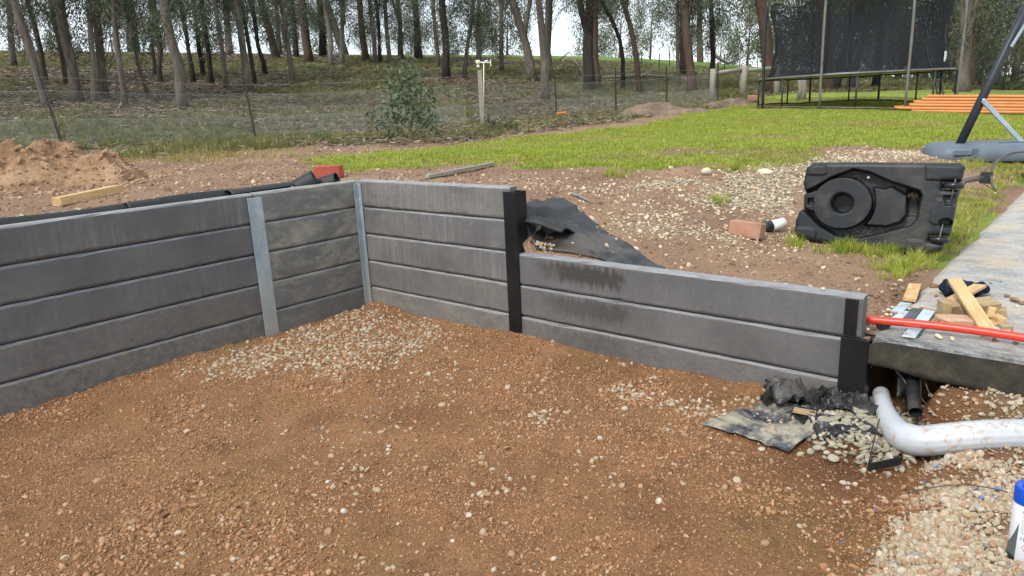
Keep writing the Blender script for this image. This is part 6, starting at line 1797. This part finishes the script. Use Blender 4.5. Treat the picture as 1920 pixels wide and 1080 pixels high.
for i, tr in enumerate(TREES):
    bx, by, tx, wpx, bk, cy, cs = tr[:7]; cy = cy + (0, 34, 12, 46)[i % 4] if bx < 1000 or bx > 1740 else cy + (0, 14)[i % 2]; wpx = wpx * .92; mid = tr[7] if len(tr) > 7 else None
    B, Yd, P_, t = tree_path(bx, by, tx, 1000 + i, H=max(8.5, (by + 60) * .0075 * G(bx, by)[1] * .14 + 8), mid=mid, wob=1.0 + wpx * .03)
    r0 = wpx * Yd / F_PX / 2
    size = 'thick' if wpx >= 16 else ('slender' if wpx <= 9 else 'medium')
    lean = bx - tx; ln = 'leaning' if abs(lean) > 18 else 'upright'
    if i in rank: lb = '%s %s %s gum tree, %s trunk from the left edge' % (size, ln, desc[bk], ordw(rank[i]))
    else: lb = '%s %s gum tree standing outside the %s picture edge' % (size, desc[bk], 'left' if bx < 0 else 'right')
    o = thing('gum_tree', lb, 'tree', B, 'gum trees on the wooded slope')
    rad = r0 * (1 - .62 * t) * (1 + .35 * np.exp(-t * 30))
    mb = MB(); mb.tube(P_ - B, rad, 10, jit=.11, seed=i)
    rg = np.random.default_rng(2000 + i)
    for k in range(4 if wpx > 8 else 3):           # limbs
        j = int(rg.integers(8, 18)); q = P_[j] - B; a = rg.uniform(0, 6.283); L_ = rg.uniform(1.2, 2.6) * (.7 + .03 * wpx)
        d1 = np.array([math.cos(a), math.sin(a), rg.uniform(.5, 1.1)]); d2 = np.array([math.cos(a + rg.normal(0, .4)), math.sin(a + rg.normal(0, .4)), rg.uniform(.2, 1.2)])
        rl_ = rad[j] * rg.uniform(.35, .6)
        mb.tube([q, q + d1 * L_ * .3, q + d1 * L_ * .5 + d2 * L_ * .15, q + d1 * L_ * .55 + d2 * L_ * .55], [rl_, rl_ * .85, rl_ * .6, rl_ * .25], 6, jit=.05, seed=k)
    if i % 3 == 0 or wpx > 18:                      # a second leader
        j = int(rg.integers(3, 7)); sd_ = -1 if rg.random() < .5 else 1; q = P_[j] - B; hh_ = P_[-1][2] - B[2]
        fk = [q - (P_[j] - P_[j - 1]) * .3, q + [sd_ * .10, 0, .35], q + [sd_ * .32, .1, 1.3], q + [sd_ * .65, .1, 2.9], q + [sd_ * .85, .2, min(5.5, hh_ * .6)]]
        mb.tube(fk, np.array([.62, .60, .52, .42, .2]) * rad[j], 8, jit=.08, seed=i + 50)
    for k in range(4):                             # bare twigs low on the trunk
        j = int(rg.integers(2, 9)); q = P_[j] - B; a = rg.uniform(0, 6.283); L_ = rg.uniform(.5, 1.5)
        d1 = np.array([math.cos(a), math.sin(a) * .5, rg.uniform(.2, 1.0)]); d2 = d1 + [rg.normal(0, .4), 0, rg.uniform(-.2, .6)]
        mb.tube([q, q + d1 * L_ * .45, q + d1 * L_ * .45 + d2 * L_ * .5], [.016, .011, .004], 4, cap=False)
    mb.build('trunk', M[bk], o, True, fix=False)
    c = bpy.data.objects.new('crown', CROWNS[i % 5]); link(c, o)
    zt = atY(tx, cy, Yd)[2] - B[2]
    jx = np.interp(max(zt, .5) + 2.0, P_[:, 2] - B[2], P_[:, 0] - B[0]); jy = np.interp(max(zt, .5) + 2.0, P_[:, 2] - B[2], P_[:, 1] - B[1])
    c.location = (jx, jy, max(zt, 1.2)); c.rotation_euler.z = rg.uniform(0, 6.28); sq = rg.uniform(.85, 1.15) * cs
    c.scale = (sq, sq, sq * rg.uniform(.9, 1.1))

FAR = []
rgf = np.random.default_rng(77)
for px_ in (-50, 40, 120, 205, 300, 395, 545, 600, 690, 760, 845, 905, 960, 1130, 1175, 1230, 1285, 1340, 1392, 1440, 1495, 1545, 1600, 1650, 1700, 1745, 1785, 1830, 1870, 1915, 1960): FAR.append((px_ + rgf.uniform(-14, 14), None, rgf.uniform(.85, 1.5) * (.75 if px_ < 1000 else 1.0)))
n_far = 0
for k, (px, _, s_) in enumerate(FAR):
    Yd = rgf.uniform(80, 125) if px < 1450 else rgf.uniform(42, 70)
    P0 = atY(px, 120, Yd); B = np.array([P0[0], Yd, float(tz(P0[0], Yd))])
    in_ = 0 <= px < 1920
    if in_: n_far += 1
    lb = 'hazy far gum on the skyline, %s far tree from the left' % ordw(n_far) if in_ else 'hazy far gum on the skyline %s beyond the %s picture edge' % ('well' if px < -20 or px > 1960 else 'just', 'left' if px < 0 else 'right')
    o = thing('far_gum_tree', lb, 'tree', B, 'gum trees along the skyline')
    r0 = .18 * s_; MB().tube([(0, 0, -.2), (.1, 0, 2.0 * s_), (.25 * s_, 0, 5.5 * s_)], [r0, r0 * .8, r0 * .3], 8).build('trunk', M['bark_grey'], o, True, fix=False)
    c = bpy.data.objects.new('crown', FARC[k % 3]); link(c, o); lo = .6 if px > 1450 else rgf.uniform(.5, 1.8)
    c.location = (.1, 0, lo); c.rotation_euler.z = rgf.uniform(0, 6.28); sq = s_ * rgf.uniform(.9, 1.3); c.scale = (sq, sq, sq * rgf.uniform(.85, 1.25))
# dark bushes on the right behind the pipes
for k, (px, Yd, s_, lb) in enumerate([(1880, 34, .62, 'dense dark bush behind the orange pipes near the right edge'), (1835, 40, .7, 'dark bush right of the pale gum trunk'), (1770, 46, .6, 'grey green bush between trampoline and pale gum trunk'), (1700, 52, .6, 'low green bush seen beyond the trampoline ladder')]):
    P0 = atY(px, 165, Yd); B = np.array([P0[0], Yd, float(tz(P0[0], Yd))]); o = thing('bush', lb, 'bush', B, 'bushes at the right')
    MB().tube([(0, 0, -.1), (.05, 0, .9), (.1, .1, 2.2)], [.07, .05, .02], 6).build('trunk', M['bark_grey'], o, True, fix=False)
    c = bpy.data.objects.new('crown', CROWNS[k]); link(c, o); c.location = (0, 0, .05); c.scale = (s_ * 1.3, s_ * 1.3, s_ * .55)

# ---- sapling before the fence
B = G(768, 262); Yd = B[1]; sap = thing('sapling', 'young gum sapling with grey green leaves standing before the fence', 'sapling', B)
rg = np.random.default_rng(31)
stems = [[(768, 262), (772, 235), (775, 205), (762, 150), (755, 118)], [(764, 262), (745, 235), (735, 205), (738, 160)], [(770, 260), (790, 228), (796, 205), (800, 170)], [(766, 258), (735, 238), (712, 222)], [(772, 250), (800, 232), (812, 215)]]
cl = []
for k, st_ in enumerate(stems):
    pts = np.array([atY(px, py, Yd + (rg.uniform(-.25, .25) if j else 0)) for j, (px, py) in enumerate(st_)]) - B
    q = np.array([np.interp(np.linspace(0, len(pts) - 1, 14), np.arange(len(pts)), pts[:, i]) for i in range(3)]).T
    MB().tube(q, np.linspace(.013 if k == 0 else .008, .002, 14), 6).build('stem', M['bark_grey'], sap, True)
    for p_ in q[5:]: cl += [p_ + rg.normal(0, .06, 3) for _ in range(2)]
for _ in range(110):
    px, py = rg.normal(764, 19), rg.normal(162, 24); cl.append(atY(px, py, Yd + rg.normal(0, .22)) - B)
for _ in range(12):
    px, py = rg.normal(758, 34), rg.normal(222, 12); cl.append(atY(px, py, Yd + rg.normal(0, .25)) - B)
V, F, T_ = leaf_cloud(np.array(cl), 7, np.array([.06, .06, .06]), .06, .11, .2, 8, .5)
link(bpy.data.objects.new('foliage', fast_mesh('foliage', V, F, [M['sapleaf']], False, {'tint': T_})), sap)
B = G(937, 250); o = thing('shrub', 'small dark green shrub in weeds before the fence', 'shrub', B)
V, F, T_ = leaf_cloud(np.array([(x_, y_, z_) for x_, y_, z_ in rg.normal(0, 1, (40, 3)) * [.16, .12, .07] + [0, 0, .12]]), 10, np.array([.04, .04, .05]), .05, .09, .15, 9, -.4)
link(bpy.data.objects.new('foliage', fast_mesh('foliage', V, F, [M['gum']], False, {'tint': T_})), o)
MB().tube([(0, 0, -.02), (.01, 0, .14)], .008, 5).build('stem', M['bark_grey'], o)

# ---- fallen timber in the wood
def gp(px, py, dz=.05): return G(px, py) + [0, 0, dz]
stick([gp(1132, 150, .12), gp(1165, 149, .14), gp(1200, 146, .15), gp(1240, 149, .16), gp(1282, 148, .12)], .10, .05, 'fallen_log', 'long grey fallen log lying between the dark burnt trunk and the right trunks', seed=1)
stick([gp(1135, 152, .05), gp(1170, 153, .07), gp(1205, 151, .04)], .05, .02, 'fallen_branch', 'thin fallen branch in front of the long grey log', seed=2)
stick([gp(1200, 148, .1), gp(1222, 146, .45), gp(1228, 145, .6)], .04, .015, 'fallen_branch', 'short forked branch sticking up from the long grey log', seed=3)
stick([gp(1050, 120, .3), gp(1068, 122, .9), gp(1085, 140, .5), gp(1098, 152, .1)], .05, .02, 'fallen_branch', 'pale arching dead branch left of the dark burnt trunk', seed=4)
for k in range(9):
    x0, y0 = rg.uniform(1040, 1085), rg.uniform(140, 160); stick([gp(x0, y0, .05), gp(x0 + rg.uniform(-10, 20), y0 - 2, rg.uniform(.3, .9)), gp(x0 + rg.uniform(5, 35), y0 + rg.uniform(-3, 3), rg.uniform(.05, .6))], .025, .006, 'dead_stick', 'dead stick in the brush pile left of the dark burnt trunk', 'bark_grey', 'branch', 'sticks in the brush pile', seed=k)
stick([atY(1338, 102, 40), atY(1352, 112, 40), atY(1365, 119, 40), atY(1378, 114, 40), atY(1386, 112, 40)], .11, .05, 'dead_branch', 'pale curved dead branch caught behind the rail fence', seed=6)
stick([gp(915, 148, .05), gp(945, 136, .5), gp(975, 126, .3)], .05, .015, 'fallen_branch', 'dark fallen branch right of the wind gauge', 'bark_grey', seed=7)
stick([gp(5, 200, .05), gp(40, 193, .12), gp(100, 188, .05)], .03, .01, 'fallen_branch', 'thin fallen branch at the left edge of the slope', seed=8)
stick([gp(222, 208, .04), gp(240, 190, .35), gp(275, 178, .5)], .03, .012, 'fallen_branch', 'pale arched branch under the crooked slender gum', seed=9)
stick([gp(190, 150, .05), gp(205, 125, .9), gp(210, 108, 1.6)], .022, .006, 'bare_twig', 'bare forked twig beside the leaning grey trunk', 'bark_grey', seed=10)
stick([gp(428, 168, .02), gp(440, 145, .7), gp(420, 128, 1.0)], .025, .006, 'bare_twig', 'bare bent branch right of the forked slender gum', 'bark_grey', seed=11)
for k, (px, py) in enumerate([(1498, 190), (1504, 190)]):
    stick([gp(px, py, 0), gp(px, py, .4) + [.05, 0, 0], gp(px, py, .75) + [-.02, 0, 0]], .10, .07, 'tree_stump', ('pale split stump under the trampoline, left half', 'pale split stump under the trampoline, right half')[k], 'deadwood', 'stump', seed=k)
